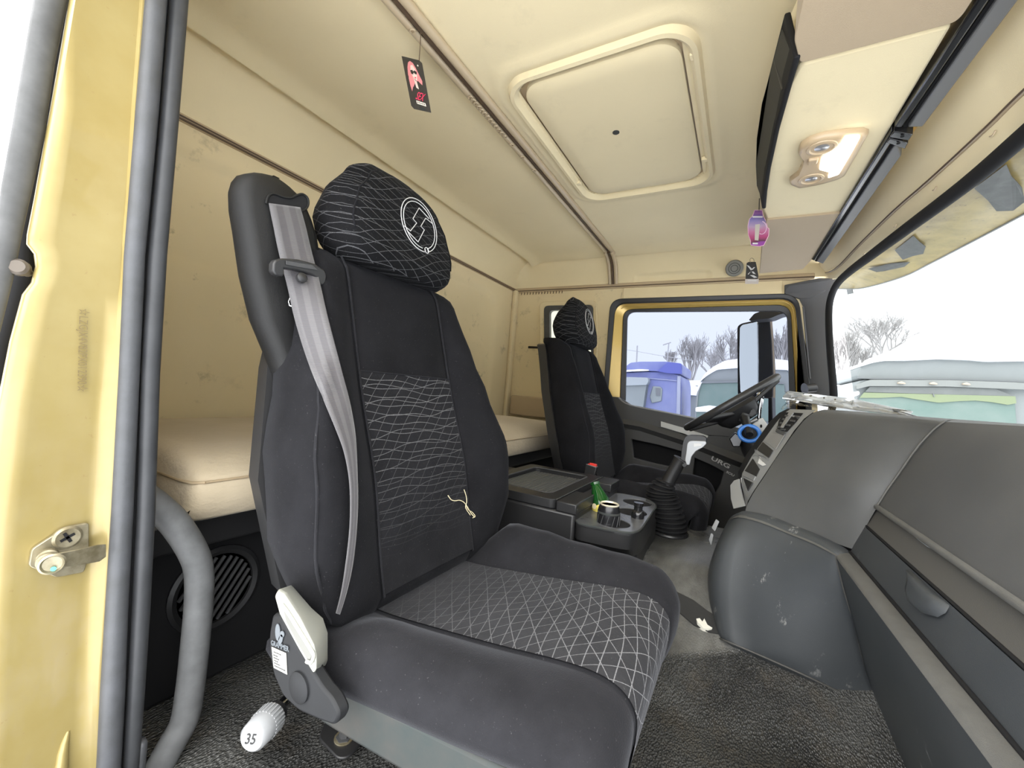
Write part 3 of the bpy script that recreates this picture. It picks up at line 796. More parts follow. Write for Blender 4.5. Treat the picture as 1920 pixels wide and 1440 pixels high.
    bk = prism('buckle', [p - th for p in q], th * 2, M['black'], s, bevel=.004)
    q = [bp[1] - d * .001 - sd * .022, bp[1] - d * .001 + sd * .022, bp[1] + d * .009 + sd * .020, bp[1] + d * .009 - sd * .020]
    prism('release_button', [p - th * .75 for p in q], th * 1.5, M['red'], bk, bevel=.002)
    q = [bp[1] - sd * .024 - d * .003, bp[1] + sd * .024 - d * .003, bp[1] + sd * .024, bp[1] - sd * .024]
    prism('buckle_rim', [p - th * 1.02 for p in q], th * 2.04, M['silver'], bk, bevel=.0005)
    return s, Y
def uvmap(o, fn):
    uv = o.data.uv_layers.new(name='UVMap')
    for lp in o.data.loops: uv.data[lp.index].uv = fn(o.data.vertices[lp.vertex_index].co)
YP, YDR = .745, 2.10
seat, SY = make_seat(YP, True)
dseat, DY = make_seat(YDR, False)

# -- near seat: belt tower
def tw_ring(z, xo, yl, yr, dep, ins=0):
    """rounded section of the tower at height z: front face from yl to yr at x = xo"""
    pts = [(xo - ins * .6, yl + .022 + ins), (xo - .006 - ins * .6, yl + .008 + ins), (xo - .022, yl + ins), (xo - dep * .6, yl - .001 + ins), (xo - dep + .015, yl + .006 + ins), (xo - dep + ins * .4, yl + .024 + ins),
           (xo - dep + ins * .4, yr - .024 - ins), (xo - dep + .015, yr - .006 - ins), (xo - dep * .6, yr + .001 - ins), (xo - .022, yr - ins), (xo - .006 - ins * .6, yr - .008 - ins), (xo - ins * .6, yr - .022 - ins)]
    return [V(x, y, z) for x, y in pts]
tz = [(-.30, .475, .56), (-.01, .478, .56), (.03, .462, .56), (.09, .434, .565), (.17, .412, .562), (.25, .398, .556), (.285, .391, .549), (.315, .389, .536), (.335, .393, .524), (.352, .401, .511), (.364, .413, .497), (.370, .426, .482)]
rings = []
for z, a, b in tz:
    ins = .012 * max(0, (z - .345) / .025) ** 2
    rings.append(tw_ring(z, -.795 - .10 * (z - .3), a, b, .075, ins))
tower = loft('belt_tower', rings, M['tower'], seat, angle=60)
def onT(px, py, off=0.):
    """point of the tower's front face under a pixel direction"""
    r = ray(px, py); n = np.array([1, 0, .10]); return Vector(r * ((-.795 + .03 + off) / (n @ r)))
slot = [onT(a, b, .0015) for a, b in [(499, 382), (503, 368), (514, 363), (530, 369), (545, 371), (557, 366), (568, 364), (577, 372), (578, 384), (573, 392), (564, 396), (556, 388), (535, 388), (508, 388)]]
sl_ = prism('belt_slot', slot, (-.003, 0, 0), M['black_matte'], tower, bevel=0)
slot_n = [onT(a, b, .003) for a, b in [(499, 382), (503, 368), (514, 363), (530, 369), (545, 371), (557, 366), (568, 364), (577, 372), (578, 384), (573, 392), (564, 397)]]
tube('slot_lip', slot_n, .0022, M['tower'], tower, n=8, smooth=3)
# side recess under the slot
def onB(px, py, off=.007):
    """first point of the near backrest's front under a pixel direction"""
    r = ray(px, py); r = r / r[1]
    for y in np.linspace(.44, 1.10, 1400):
        p = r * y
        if not -.44 < p[2] < .26 or abs(y - YP) > bk_w(p[2]) - .004: continue
        if p[0] <= back_front(y - YP, p[2]) + off: return Vector(p)
    return None
# -- belt
Lp = [(504, 381, -.793), (512, 420, -.786), (522, 470, -.775), (537, 530, -.755), (553, 600, -.728), (578, 680, -.700), (607, 750, -.672), (632, 810, -.650), (646, 850, -.632), (655, 900, -.612), (657, 950, -.598), (655, 1000, -.586), (648, 1060, -.573), (640, 1110, -.565), (630, 1150, -.56)]
Rp = [(563, 389, -.793), (573, 425, -.786), (585, 475, -.775), (601, 535, -.755), (616, 600, -.728), (637, 680, -.700), (655, 750, -.672), (665, 805, -.645), (668, 840, -.640), (670, 890, -.640), (671, 940, -.632), (668, 1000, -.622), (661, 1060, -.610), (650, 1110, -.600), (637, 1152, -.59)]
def belt_edge(L):
    """edge of the strap: on the tower face first, then hanging just in front of the backrest bolster"""
    dirs = [Vector(ray(p[0], p[1])).normalized() for p in L]; ln = []
    for p in L:
        a = PX(p[0], p[1], p[2]); b = onB(p[0], p[1], .018) if p[1] > 560 else None
        ln.append(b.length if b is not None else (a.length if p[1] <= 560 else None))
    known = [i for i, q in enumerate(ln) if q is not None]
    for i in range(len(ln)):
        if ln[i] is None:
            lo = [k for k in known if k < i]; hi = [k for k in known if k > i]
            ln[i] = ln[lo[-1]] if not hi else (ln[hi[0]] if not lo else ln[lo[-1]] + (ln[hi[0]] - ln[lo[-1]]) * (i - lo[-1]) / (hi[0] - lo[-1]))
    for _ in range(4):
        ln = [ln[0]] + [min(ln[i], (ln[i - 1] + 2 * ln[i] + ln[i + 1]) / 4) for i in range(1, len(ln) - 1)] + [ln[-1]]
    return [d * (q - .002) for d, q in zip(dirs, ln)]
def belt_pt(p): return p
lc, rc_ = crom(belt_edge(Lp), 5), crom(belt_edge(Rp), 5)
def push(p):
    c = RM.T @ np.array(p); px, py = c0[0] + F * c[0] / c[2], c0[1] + F * c[1] / c[2]
    if py < 560 or p.z < -.40: return p
    b = onB(px, py, .011)
    return p.normalized() * b.length if b is not None and b.length < p.length else p
rows = [[push(Vector(a) + (Vector(b) - Vector(a)) * t) for t in (0, .2, .4, .6, .8, 1)] for a, b in zip(lc, rc_)]
o = grid('belt_strap', rows, M['belt'], seat, angle=180, solid=.0016)
uv = o.data.uv_layers.new(name='UVMap')
idx = {tuple(round(c, 5) for c in p): (j / 5, i * .012) for i, r in enumerate(rows) for j, p in enumerate(r)}
for lp in o.data.loops:
    co = o.data.vertices[lp.vertex_index].co; uv.data[lp.index].uv = idx.get(tuple(round(c, 5) for c in co), (0, 0))
strap = o
# tongue: black moulded bar across the strap
tg = [(513, 494), (517, 487), (530, 484), (560, 486), (590, 494), (609, 506), (613, 516), (611, 530), (606, 536), (599, 533), (597, 522), (585, 515), (558, 507), (533, 503), (534, 515), (528, 519), (518, 516), (512, 508)]
prism('belt_tongue', [PX(a, b, -.735) for a, b in tg], (-.016, 0, 0), M['black'], seat, bevel=.003, seg=3)
box_ = [PX(a, b, -.7335) for a, b in [(536, 489), (585, 497), (596, 507), (560, 501), (536, 496)]]
prism('tongue_inset', box_, (.001, 0, 0), M['darkgrey'], bpy.data.objects['belt_tongue'], bevel=.0005)
lathe('belt_stud', [(.0095, -.004), (.0095, .003), (.006, .0055), (.0, .006)], PX(566, 521, -.735), M['black'], strap, axis=(1, -.1, .2), n=18)
tube('belt_loop', [PX(545, 556, -.765), PX(541, 566, -.765), PX(543, 573, -.763), PX(550, 575, -.76)], .0018, M['chrome'], seat, n=6)

# -- recliner cover
outer_f = [(515, 1119), (520, 1110), (534, 1116), (562, 1160), (588, 1212), (593, 1232), (593, 1258), (587, 1264), (560, 1218), (524, 1152)]
inner_f = [(533, 1106), (547, 1096), (557, 1108), (585, 1140), (606, 1158), (615, 1186), (615, 1238), (610, 1250), (585, 1225), (548, 1160)]
a = [PY(x, y, .385) for x, y in outer_f]; b = [PY(x, y, .452) for x, y in inner_f]
# middle ring keeps the outer cheek flat
v, f = loftg([a, [p + (q - p) * .12 + V(0, 0, .004) for p, q in zip(a, b)], b], True, True)
rc = obj('recliner_cover', v, f, M['palegrey'], seat, bevel=.005, seg=3)
gs = [PY(x, y, .3835) for x, y in [(529, 1136), (533, 1138), (540, 1152), (560, 1186), (582, 1222), (584, 1231), (581, 1238), (575, 1236), (556, 1204), (536, 1165)]]
prism('cover_groove', gs, (0, .003, 0), mat('cover_groove_grey', (.16, .16, .145, 1), .5), rc, bevel=.001)
tube('groove_lip', [PY(x, y, .383) for x, y in [(529, 1134), (541, 1150), (562, 1184), (585, 1221), (588, 1232), (583, 1242), (575, 1240)]], .0028, M['palegrey'], rc, n=8, smooth=3)
# -- side plate, label, lettering
sp_ = [(511, 1150), (526, 1154), (560, 1218), (587, 1263), (604, 1290), (622, 1310), (636, 1340), (628, 1362), (600, 1352), (560, 1334), (530, 1306), (513, 1268), (505, 1230), (504, 1190)]
plate_o = prism('side_plate', roundpoly([PY(x, y, .402) for x, y in sp_], .008, 3), (0, .02, 0), M['sideplate'], seat, bevel=.004)
pr = [(600, 1296), (632, 1286), (760, 1352), (920, 1432), (1110, 1530), (1110, 1640), (900, 1560), (760, 1452), (640, 1380), (596, 1352)]
prism('base_frame', roundpoly([PY(x, y, .455) for x, y in pr], .01, 3), (0, .05, 0), M['basegrey'], seat, bevel=.006)
box('base_beam', (-.46, YP - .16, -.60), (-.12, YP + .26, -.505), M['black_matte'], seat, bevel=.01)
lathe('plate_boss', [(.022, 0), (.022, .003), (.019, .0045), (.0, .004)], PY(562, 1288, .402), M['sideplate'], plate_o, axis=(0, -1, 0), n=28)
lb = [PY(x, y, .4005) for x, y in [(509, 1213), (536, 1225), (538, 1265), (513, 1252)]]
lab_o = prism('paper_label', lb, (0, .0008, 0), mat('label_paper', (.36, .36, .33, 1), .7), plate_o, bevel=0)
inkm = mat('label_ink', (.05, .05, .05, 1), .7)
def onL(u, w): # point on the label
    p = lb[0] + (lb[1] - lb[0]) * u + (lb[3] - lb[0]) * w; return p + V(0, -.0006, 0)
ip = []
for w, u0, u1 in ((.16, .15, .65), (.32, .1, .42), (.45, .1, .5), (.58, .1, .4), (.70, .1, .5), (.84, .1, .85)):
    x = u0
    while x < u1:
        q = min(u1, x + random.uniform(.05, .12)); ip.append(hexa([onL(x, w), onL(q, w), onL(q, w + .045), onL(x, w + .045)], [p + V(0, .0002, 0) for p in (onL(x, w), onL(q, w), onL(q, w + .045), onL(x, w + .045))])); x = q + .03
v, f = join(ip); obj('label_print', v, f, inkm, lab_o, smooth=False)
tx0, tx1 = PY(508, 1209, .400), PY(541, 1222, .400)
ltm = mat('grey_lettering', (.12, .135, .15, 1), .5)
text('maker_lettering', 'GRAMMER', .0105, tx0, tx1 - tx0, (0, 0, 1), ltm, plate_o, depth=.0002, bold=.0002, sx=.92)
em = []
ecn = PY(523, 1190, .400)
for cx, cz, rx, rz, an in ((-.004, .002, .0062, .0125, 8), (.0045, -.006, .0045, .009, -22), (.0075, .0035, .005, .0045, 20)):
    pts = []
    for t in np.linspace(0, 2 * PI, 16, endpoint=False):
        x, z = rx * math.cos(t), rz * math.sin(t); a_ = math.radians(an); pts.append(ecn + V(cx + x * math.cos(a_) - z * math.sin(a_), 0, cz + x * math.sin(a_) + z * math.cos(a_)))
    em.append(hexa(pts, [p + V(0, .001, 0) for p in pts]))
v, f = join(em); obj('maker_emblem', v, f, ltm, plate_o, smooth=False)
# floor bracket with bolt
fbk = [PZ(x, y, ZF + .012) for x, y in [(596, 1388), (612, 1352), (650, 1352), (682, 1392), (655, 1424), (634, 1428)]]
fo = prism('floor_bracket', roundpoly(fbk, .012, 3), (0, 0, .006), M['black'], seat, bevel=.002)
lathe('bracket_bolt', [(.016, 0), (.016, .004), (.010, .005), (.010, .016), (.0, .017)], PZ(645, 1384, ZF + .018), M['darkgrey'], fo, n=6)
lathe('bracket_washer', [(.019, 0), (.019, .0025), (.0, .003)], PZ(645, 1384, ZF + .018), M['steel'], fo, n=20)

# capped chrome tube under the seat
ct = thing('capped_tube', 'white ribbed cap with handwritten 35 on a chrome tube lying under the near seat', 'tube', PZ(490, 1370, ZF))
e0, e1 = PZ(490, 1366, ZF + .070), PZ(562, 1288, ZF + .062)
ax = (e1 - e0).normalized()
L_ = (e1 - e0).length
prof = [(.0, -.026), (.021, -.026), (.025, -.022), (.027, .0), (.027, .030), (.024, .034), (.018, .036), (.0, .036)]
capm = mat('white_cap', (.40, .41, .42, 1), .45)
cp = lathe('cap', prof, e0, capm, ct, axis=ax, n=28)
u_ = ax.orthogonal().normalized(); w_ = ax.cross(u_)
for i in range(26):
    a_ = 2 * PI * i / 26; c = u_ * math.cos(a_) + w_ * math.sin(a_); tn = ax.cross(c)
    q = [e0 + c * .0265 + ax * .004 - tn * .0012, e0 + c * .0265 + ax * .029 - tn * .0012, e0 + c * .0265 + ax * .029 + tn * .0012, e0 + c * .0265 + ax * .004 + tn * .0012]
    v, f = hexa(q, [p + c * .0018 for p in q]); obj('cap_rib', v, f, capm, cp, smooth=False)
lathe('collar', [(.020, .034), (.021, .036), (.021, .046), (.016, .048)], e0, M['black'], ct, axis=ax, n=20)
lathe('chrome_tube', [(.013, .04), (.013, .085), (.012, .09), (.012, L_ + .02)], e0, M['chrome'], ct, axis=ax, n=20)
# pen mark, facing the camera-side rim of the cap
toC = (-e0).normalized(); dirn = (toC - ax * toC.dot(ax)).normalized()
nrm_ = (-ax)
org = e0 - ax * .0268
rgt = Vector(cr) ; rgt = (rgt - nrm_ * rgt.dot(nrm_)).normalized()
upv = nrm_.cross(rgt)
text('handwriting', '35', .026, org - rgt * .0135 - upv * .008, rgt, upv, inkm, cp, depth=.0004, shear=.3, sx=.8)
# stray straw on the backrest, scrap of paper, crumb
stw = [(840, 929), (846, 937), (853, 939), (862, 938), (870, 942), (876, 950), (883, 962), (890, 970)]
v = None
v, f = join([tubeg([onB(a, b) for a, b in stw], .0011, 6, 3), tubeg([onB(a, b) for a, b in [(870, 918), (874, 930), (875, 942), (873, 952), (882, 966)]], .0010, 6, 3), tubeg([onB(a, b) for a, b in [(873, 945), (878, 956), (885, 960), (891, 968), (886, 971)]], .0009, 6, 3)])
tag(obj('straw', v, f, mat('dry_straw', (.72, .64, .42, 1), .7)), 'wisp of pale dry straw stuck on the near seat backrest', 'straw')

# ------------------------------------------------------------------ console between the seats
ZL, ZTR = -.325, -.375
cn = thing('centre_console', 'black plastic console with lidded tray and cup holders between the two seats', 'console', (-.5, 1.45, ZTUN))
y0, y1 = 1.175, 1.665
box('console_body', (-.98, y0, -.70), (-.410, y1, ZL - .03), M['black'], cn, bevel=.008)
# lid with raised rim and a ribbed tray well
lid_o = [(a, b) for a, b in rrect(-.80, -.475, y0 + .0, y1 - .0, .02, 4)]
lid_h = [(a, b) for a, b in rrect(-.755, -.520, y0 + .065, y1 - .045, .025, 5)]
lid = plate('console_lid', lid_o, [lid_h], .028, lambda u, v, w: (u, v, ZL - .014 + w), M['black'], cn, bevel=.004)
box('tray_well', (-.765, y0 + .055, ZL - .026), (-.51, y1 - .035, ZL - .018), M['darkgrey'], lid, bevel=0)
ribs_ = []
for i in range(17):
    x = -.748 + i * .0138; v, f = boxg((x, y0 + .075, ZL - .0185), (x + .006, y1 - .06, ZL - .0145)); ribs_.append((v, f))
v, f = join(ribs_); o = obj('tray_ribs', v, f, mat('tray_rib_grey', (.10, .10, .095, 1), .5), lid, smooth=False); o['kind'] = 'stuff'
tube('lid_rim', [V(a, b, ZL - .002) for a, b in lid_h] + [V(lid_h[0][0], lid_h[0][1], ZL - .002)], .004, M['darkgrey'], lid, n=8)
# front lip block with the notch for the latch
box('console_lip', (-.470, y0 - .002, ZL - .032), (-.405, y0 + .165, ZL + .0), M['black'], cn, bevel=.004)
box('console_lip', (-.470, y1 - .12, ZL - .032), (-.405, y1 + .002, ZL + .0), M['black'], cn, bevel=.004)
tube('lip_edge', [V(-.406, y0 + .004, ZL - .018), V(-.410, y0 + .03, ZL - .001), V(-.406, y0 + .16, ZL - .001)], .0022, M['basegrey'], cn, n=6)  # grey edge tubes paint the highlights on the lip and lid edges
tube('lip_edge', [V(-.406, y1 - .115, ZL - .001), V(-.406, y1 - .01, ZL - .001)], .0022, M['basegrey'], cn, n=6)
tube('lid_edge', [V(-.474, y0 + .01, ZL), V(-.474, y1 - .005, ZL)], .002, M['basegrey'], cn, n=6)
box('latch', (-.47, y0 + .175, ZL - .06), (-.425, y1 - .13, ZL - .018), M['black'], cn, bevel=.006)
# cup tray
tx0_, tx1_, ty0, ty1 = -.412, -.232, y0 - .005, 1.655
outl = roundpoly([V(tx0_, ty0, 0), V(tx1_ - .02, ty0 - .01 + .03, 0), V(tx1_, ty0 + .07, 0), V(tx1_ - .012, ty1 - .07, 0), V(tx1_ - .06, ty1, 0), V(tx0_, ty1, 0)], .04, 6)
outl = [(p.x, p.y) for p in outl]
def circ(cx, cy, r, n=28): return [(cx + r * math.cos(2 * PI * i / n), cy + r * math.sin(2 * PI * i / n)) for i in range(n)]
c1, c2, c3 = (-.312, 1.252), (-.296, 1.415), (-.310, 1.560)
tr = plate('cup_tray', outl, [circ(*c1, .048), circ(*c2, .048), circ(*c3, .050)], .012, lambda u, v, w: (u, v, ZTR - .006 + w), mat('worn_tray_grey', (.12, .122, .126, 1), .26, var=.35, varscale=12), cn, bevel=.002)
for c in (c1, c2, c3):
    v, f = loftg([[V(a, b, ZTR - .003) for a, b in circ(*c, .048)], [V(a, b, ZTR - .075) for a, b in circ(*c, .044)], [V(a, b, ZTR - .076) for a, b in circ(*c, .01)]], True, True)
    obj('cup_well', v, f, M['black_matte'], tr)
sk = [[V(a, b, ZTR - .006) for a, b in outl], [V(a, b, ZTR - .05) for a, b in outl], [V(a - .004, b + .05 if b < 1.3 else b, ZTR - .085) for a, b in outl]]
loft('tray_skirt', sk, M['black'], cn, caps=False)
box('console_foot', (-.40, y0 + .10, -.64), (-.245, 1.61, ZTR - .05), M['black'], cn, bevel=.012)
tube('tray_edge', [V(a, b, ZTR - .002) for a, b in outl] + [V(*outl[0], ZTR - .002)], .0028, M['basegrey'], tr, n=6)

# can and bottle in the tray
canm = mat('black_can_print', (.02, .02, .022, 1), .25, .4)
CB = V(c1[0] - .014, c1[1] - .012, ZTR - .060)
can = thing('drinks_can', 'open black and silver drinks can standing in the nearest cup holder', 'can', CB)
lathe('can_body', [(.0, 0), (.024, 0), (.027, .004), (.0325, .012), (.033, .02), (.033, .094), (.031, .104), (.0275, .113)], CB, canm, can, n=32)
lathe('can_rim', [(.0275, .113), (.0285, .116), (.027, .118), (.0255, .115), (.0252, .111), (.0, .110)], CB, mat('cream_can_top', (.72, .66, .50, 1), .35, .3), can, n=32)
box('ring_pull', CB + V(-.010, -.006, .1105), CB + V(.008, .006, .113), M['darkgrey'], can, bevel=.001)
for i in range(24):
    a_ = 2 * PI * i / 24; q = []
    for t in range(4):
        b_ = a_ + t * .10; q.append(CB + V(.0334 * math.cos(b_), .0334 * math.sin(b_), .045 + t * .014))
    v, f = tubeg(q, .0011, 5); obj('claw_stripe', v, f, M['darkgrey'], can) if i % 2 == 0 else None
ip = []
toc = math.atan2(-CB.y, -CB.x)
for i in range(7):
    b_ = toc - .55 + i * .18; p = CB + V(.0335 * math.cos(b_), .0335 * math.sin(b_), .036); t_ = V(-math.sin(b_), math.cos(b_), 0) * .0022
    ip.append(hexa([p - t_, p + t_, p + t_ + V(0, 0, .0055), p - t_ + V(0, 0, .0055)], [q + V(math.cos(b_), math.sin(b_), 0) * .0004 for q in (p - t_, p + t_, p + t_ + V(0, 0, .0055), p - t_ + V(0, 0, .0055))]))
v, f = join(ip); obj('can_lettering', v, f, M['silver'], can, smooth=False)
bl = bpy.data.objects['can_body']
# band of silver at the shoulder
for h_ in (.092, .028): lathe('can_band', [(.0332, h_ - .003), (.0336, h_), (.0332, h_ + .003)], CB, M['basegrey'], can, n=32)
bt0, bt1 = PZ(1200, 968, ZTR - .05), PY(1113, 906, 1.365)
bt0 = V(-.352, 1.345, ZTR - .050); bt1 = PY(1115, 904, 1.37)
ax = (bt1 - bt0).normalized(); L_ = (bt1 - bt0).length
bo = thing('beer_bottle', 'green glass bottle with a yellow label leaning back in the middle cup holder', 'bottle', bt0)
s_ = L_ / .20
lathe('bottle_body', [(.0, 0), (.026, 0), (.029, .004), (.030, .01), (.030, .095), (.027, .115), (.019, .14), (.0145, .16), (.0135, .188), (.0155, .190), (.0155, .2), (.0125, .2), (.0115, .17), (.0, .168)][:0] or
      [(.0, 0), (.029, 0), (.033, .005), (.033, L_ * .50), (.030, L_ * .60), (.022, L_ * .75), (.0165, L_ * .86), (.0140, L_ * .94), (.0160, L_ * .945), (.0160, L_ * .995), (.0125, L_), (.011, L_ * .9), (.0, L_ * .89)], bt0, M['bottle_glass'], bo, axis=ax, n=28)
tc_ = (-(bt0 + ax * L_ * .45)).normalized(); fdir = (tc_ - ax * tc_.dot(ax)).normalized(); sdir = ax.cross(fdir)
lbm = mat('yellow_bottle_label', (.72, .60, .12, 1), .5)
rows = []
for h_ in np.linspace(L_ * .36, L_ * .60, 8):
    t_ = (h_ - L_ * .48) / (L_ * .12); wd_ = .95 * math.sqrt(max(.02, 1 - t_ * t_)); rr_ = .0336 if h_ < L_ * .50 else .0305 - .003 * (h_ - L_ * .5) / (L_ * .1)
    rows.append([bt0 + ax * h_ + (fdir * math.cos(a_ - .75) + sdir * math.sin(a_ - .75)) * rr_ for a_ in np.linspace(-wd_, wd_, 9)])
lbo = grid('bottle_label', rows, lbm, bo, angle=180)
lathe('label_roundel', [(.009, .0), (.009, .001), (.0, .0012)], rows[4][4], mat('cream_roundel', (.78, .68, .45, 1), .5), lbo, axis=(rows[4][4] - (bt0 + ax * L_ * .48)), n=18)
# small dark jar behind the can
JB = V(c2[0] + .030, c2[1] - .052, ZTR - .05)

jar = tag(lathe('flask', [(.0, 0), (.018, 0), (.020, .006), (.020, .06), (.018, .07), (.013, .074), (.013, .085), (.015, .087), (.015, .098), (.0, .1)], JB, M['blackgloss'], n=20), 'small gloss black flask standing between the can and the bottle', 'flask')

# ------------------------------------------------------------------ gear lever
gb = PZ(1254, 1000, ZTUN)
gl = thing('gear_lever', 'gear lever with black bellows boot and silver-faced knob beside the console', 'gear lever', gb)
YG = gb.y
top = PY(1281, 878, YG); mid = PY(1246, 905, YG)
def gp(px, py, y=YG): return PY(px, py, y)
bell = []; ctr_ = [gp(1255, 1003), gp(1254, 985), gp(1250, 960), gp(1243, 935), gp(1240, 918), gp(1250, 900)]
ctr_ = crom(ctr_, 12)
for i, p in enumerate(ctr_):
    t = i / (len(ctr_) - 1)
    base = .060 - .012 * t if t < .75 else .051 - .10 * (t - .75)
    r = base + .0065 * (1 if (i % 4) in (1, 2) else -1)
    bell.append((Vector(p), r))
rings = []
for i, (p, r) in enumerate(bell):
    d = (bell[min(i + 1, len(bell) - 1)][0] - bell[max(i - 1, 0)][0]).normalized()
    d = (V(0, 0, 1) * .75 + d * .5).normalized(); u = V(0, 1, 0); s_ = u.cross(d).normalized(); w = d.cross(s_)
    rings.append([p + (s_ * math.cos(2 * PI * j / 26) + w * math.sin(2 * PI * j / 26)) * r for j in range(26)])
loft('bellows_boot', rings, M['black_matte'], gl, angle=50)
lathe('boot_flange', [(.066, 0), (.068, .004), (.066, .010), (.055, .012)], gb, M['black'], gl, n=30)
tube('lever_sleeve', [gp(1247, 915), gp(1258, 893), gp(1272, 868), gp(1277, 862)], [.026, .024, .024, .026], M['black'], gl, n=18)
lathe('sleeve_collar', [(.018, 0), (.029, .001), (.029, .004), (.018, .006)], gp(1277, 862), M['black'], gl, axis=gp(1290, 838) - gp(1275, 866), n=20)
kb = [(1279, 868), (1281, 845), (1284, 828), (1288, 819), (1297, 816), (1322, 818), (1328, 822), (1327, 834), (1318, 841), (1305, 848), (1298, 857), (1292, 874), (1285, 878)]
kf = [PY(a, b, YG - .02) for a, b in kb]
knob = prism('knob', roundpoly([p + V(-.006, 0, .0) for p in kf], .006, 3), (0, .044, 0), M['black'], gl, bevel=.008, seg=3)
kf2 = [(1286, 850), (1288, 832), (1292, 827), (1298, 826), (1323, 827), (1325, 832), (1318, 839), (1305, 846), (1297, 856), (1293, 872), (1287, 872), (1284, 862)]
prism('knob_face', roundpoly([PY(a, b, YG - .024) for a, b in kf2], .004, 3), (0, .008, 0), M['silver'], knob, bevel=.002, seg=3)
prism('knob_inset', [PY(a, b, YG - .0255) for a, b in [(1301, 831), (1317, 832), (1314, 836), (1301, 838)]], (0, .001, 0), M['white'], knob, bevel=0)

# ------------------------------------------------------------------ dashboard
YS = 1.2                                        # depth of the vertical seam of the glove box
da = thing('dashboard', 'long dark grey moulded dashboard across the cab with glove box and ledge', 'dashboard', (.3, 1.3, ZF))
def dn(L): return [PY(a, b, y) for a, b, y in L]
def extend(p, q, d): return q + (q - p).normalized() * d
# columns: cluster edge (left), middle, seam, right end inside the frame, right end beyond it
colL = dn([(1545, 768, 1.62), (1527, 773, 1.52), (1508, 788, 1.49), (1487, 814, 1.47), (1460, 852, 1.45), (1432, 895, 1.42), (1411, 927, 1.40), (1399, 952, 1.39), (1398, 962, 1.385)])
colA = dn([(1600, 771, 1.50), (1592, 776, 1.42), (1578, 790, 1.38), (1560, 815, 1.36), (1535, 858, 1.34), (1510, 905, 1.33), (1495, 945, 1.32), (1488, 978, 1.31), (1486, 988, 1.305)])
colS0 = dn([(1700, 779, 1.36), (1695, 784, 1.29), (1685, 797, 1.27), (1665, 820, 1.25), (1632, 865, 1.24), (1600, 915, 1.23), (1585, 960, 1.23), (1580, 1010, 1.22), (1582, 1024, 1.215)])
colS = dn([(1790, 786, 1.28), (1771, 791, 1.20), (1750, 807, 1.2), (1720, 840, 1.2), (1687, 887, 1.2), (1665, 918, 1.2), (1647, 947, 1.2), (1625, 985, 1.2), (1604, 1030, 1.2)])
def rows_T(cols, n=5): 
    N = len(cols[0]); out = []
    for i in range(N): out.append(crom([c[i] for c in cols], n))
    # resample along the profile too
    K = len(out[0]); fine = [crom([out[i][k] for i in range(N)], 4) for k in range(K)]
    return fine
grid('centre_face', rows_T([colL, colA, colS0, colS]), M['dash'], da, angle=180, solid=0)
# glove box lid: extruded along the cab towards the passenger door
def toend(p, px, py, z): return PZ(px, py, z)
lipS, lipE = colS[6], PZ(1920, 1130, -.192)
prof_lid = [colS[1], colS[2], colS[3], colS[4], colS[5], colS[6]]
dvec = (lipE - lipS)
ends = [PX(1920, 799, .405)] ; dz = lipE.z - lipS.z
lid_rows = []
for p in prof_lid:
    t = (p.z - lipS.z) / (prof_lid[0].z - lipS.z)
    a = p; b = p + (lipE - lipS) * (1 - t) + (ends[0] - prof_lid[0]) * t
    b = V(b.x, b.y, b.z)
    c = extend(a, b, .42)
    lid_rows.append([a + (b - a).normalized() * .004, a + (b - a) * .35, a + (b - a) * .7, b, c])
cols_ = list(zip(*lid_rows)); fine = [crom(c, 5) for c in cols_]
lo_ = grid('glove_box_lid', fine, M['dash'], da, angle=180)
tube('lid_seam', [p + V(-.002, -.001, .001) for p in fine[0]], .0022, M['dash_ledge'], lo_, n=6)
lip = [lid_rows[-1][0], lid_rows[-1][3], lid_rows[-1][4]]
tube('lid_lip', [p + V(-.003, 0, -.004) for p in lip], .0060, M['dash_ledge'], lo_, n=10)  # paler tube paints the highlight along the lid lip
# worn pale streak near the end of the lip
tube('worn_streak', [PZ(1693, 985, -.197), PZ(1745, 1022, -.200), PZ(1768, 1035, -.202)], [.004, .0055, .003], mat('bare_worn_plastic', (.42, .47, .50, 1), .5), lo_, n=8)
# dash top out to the windscreen
topr = [[colL[0], V(.55, 2.05, .004), V(.72, 2.35, .0)], [colA[0], V(.58, 1.8, .004), V(.76, 2.0, .0)], [colS[0], V(.62, 1.4, .004), V(.82, 1.5, .0)], [PX(1920, 795, .43), V(.62, .85, .004), V(.82, .85, .0)], [PX(1920, 795, .43) + V(.03, -.42, 0), V(.62, .3, .004), V(.80, .3, .0)]]
grid('dash_top', topr, M['dash_low'], da, angle=180)
edge = [colL[0], colL[1]]
rows = [[c[0], c[1]] for c in (colL, colA, colS0, colS)] + [[PX(1920, 795, .43), ends[0]], [PX(1920, 795, .43) + V(.03, -.42, 0), extend(lid_rows[0][0], lid_rows[0][3], .42)]]
grid('dash_brow', rows, M['dash'], da, angle=180)
# recess strip under the lid
sA, sB = PY(1622, 984, 1.212), PZ(1920, 1250, -.245)
uA, uB = lipS + V(.006, .012, -.002), lipE + V(.012, 0, -.006)
grid('recess_strip', [[uA, uB, extend(uA, uB, .42)], [sA, sB, extend(sA, sB, .42)]], M['dash_strip'], da, angle=180)
gA, gB = PY(1594, 1036, 1.2), PZ(1920, 1419, -.318)
grid('lower_fascia', [[sA + V(-.003, 0, -.002), sB + V(-.003, 0, -.002), extend(sA, sB, .42)], [gA, gB, extend(gA, gB, .42)]], M['dash_low'], da, angle=180)
tube('fascia_groove', [sA, sB, extend(sA, sB, .3)], .0025, M['black_matte'], da, n=6)
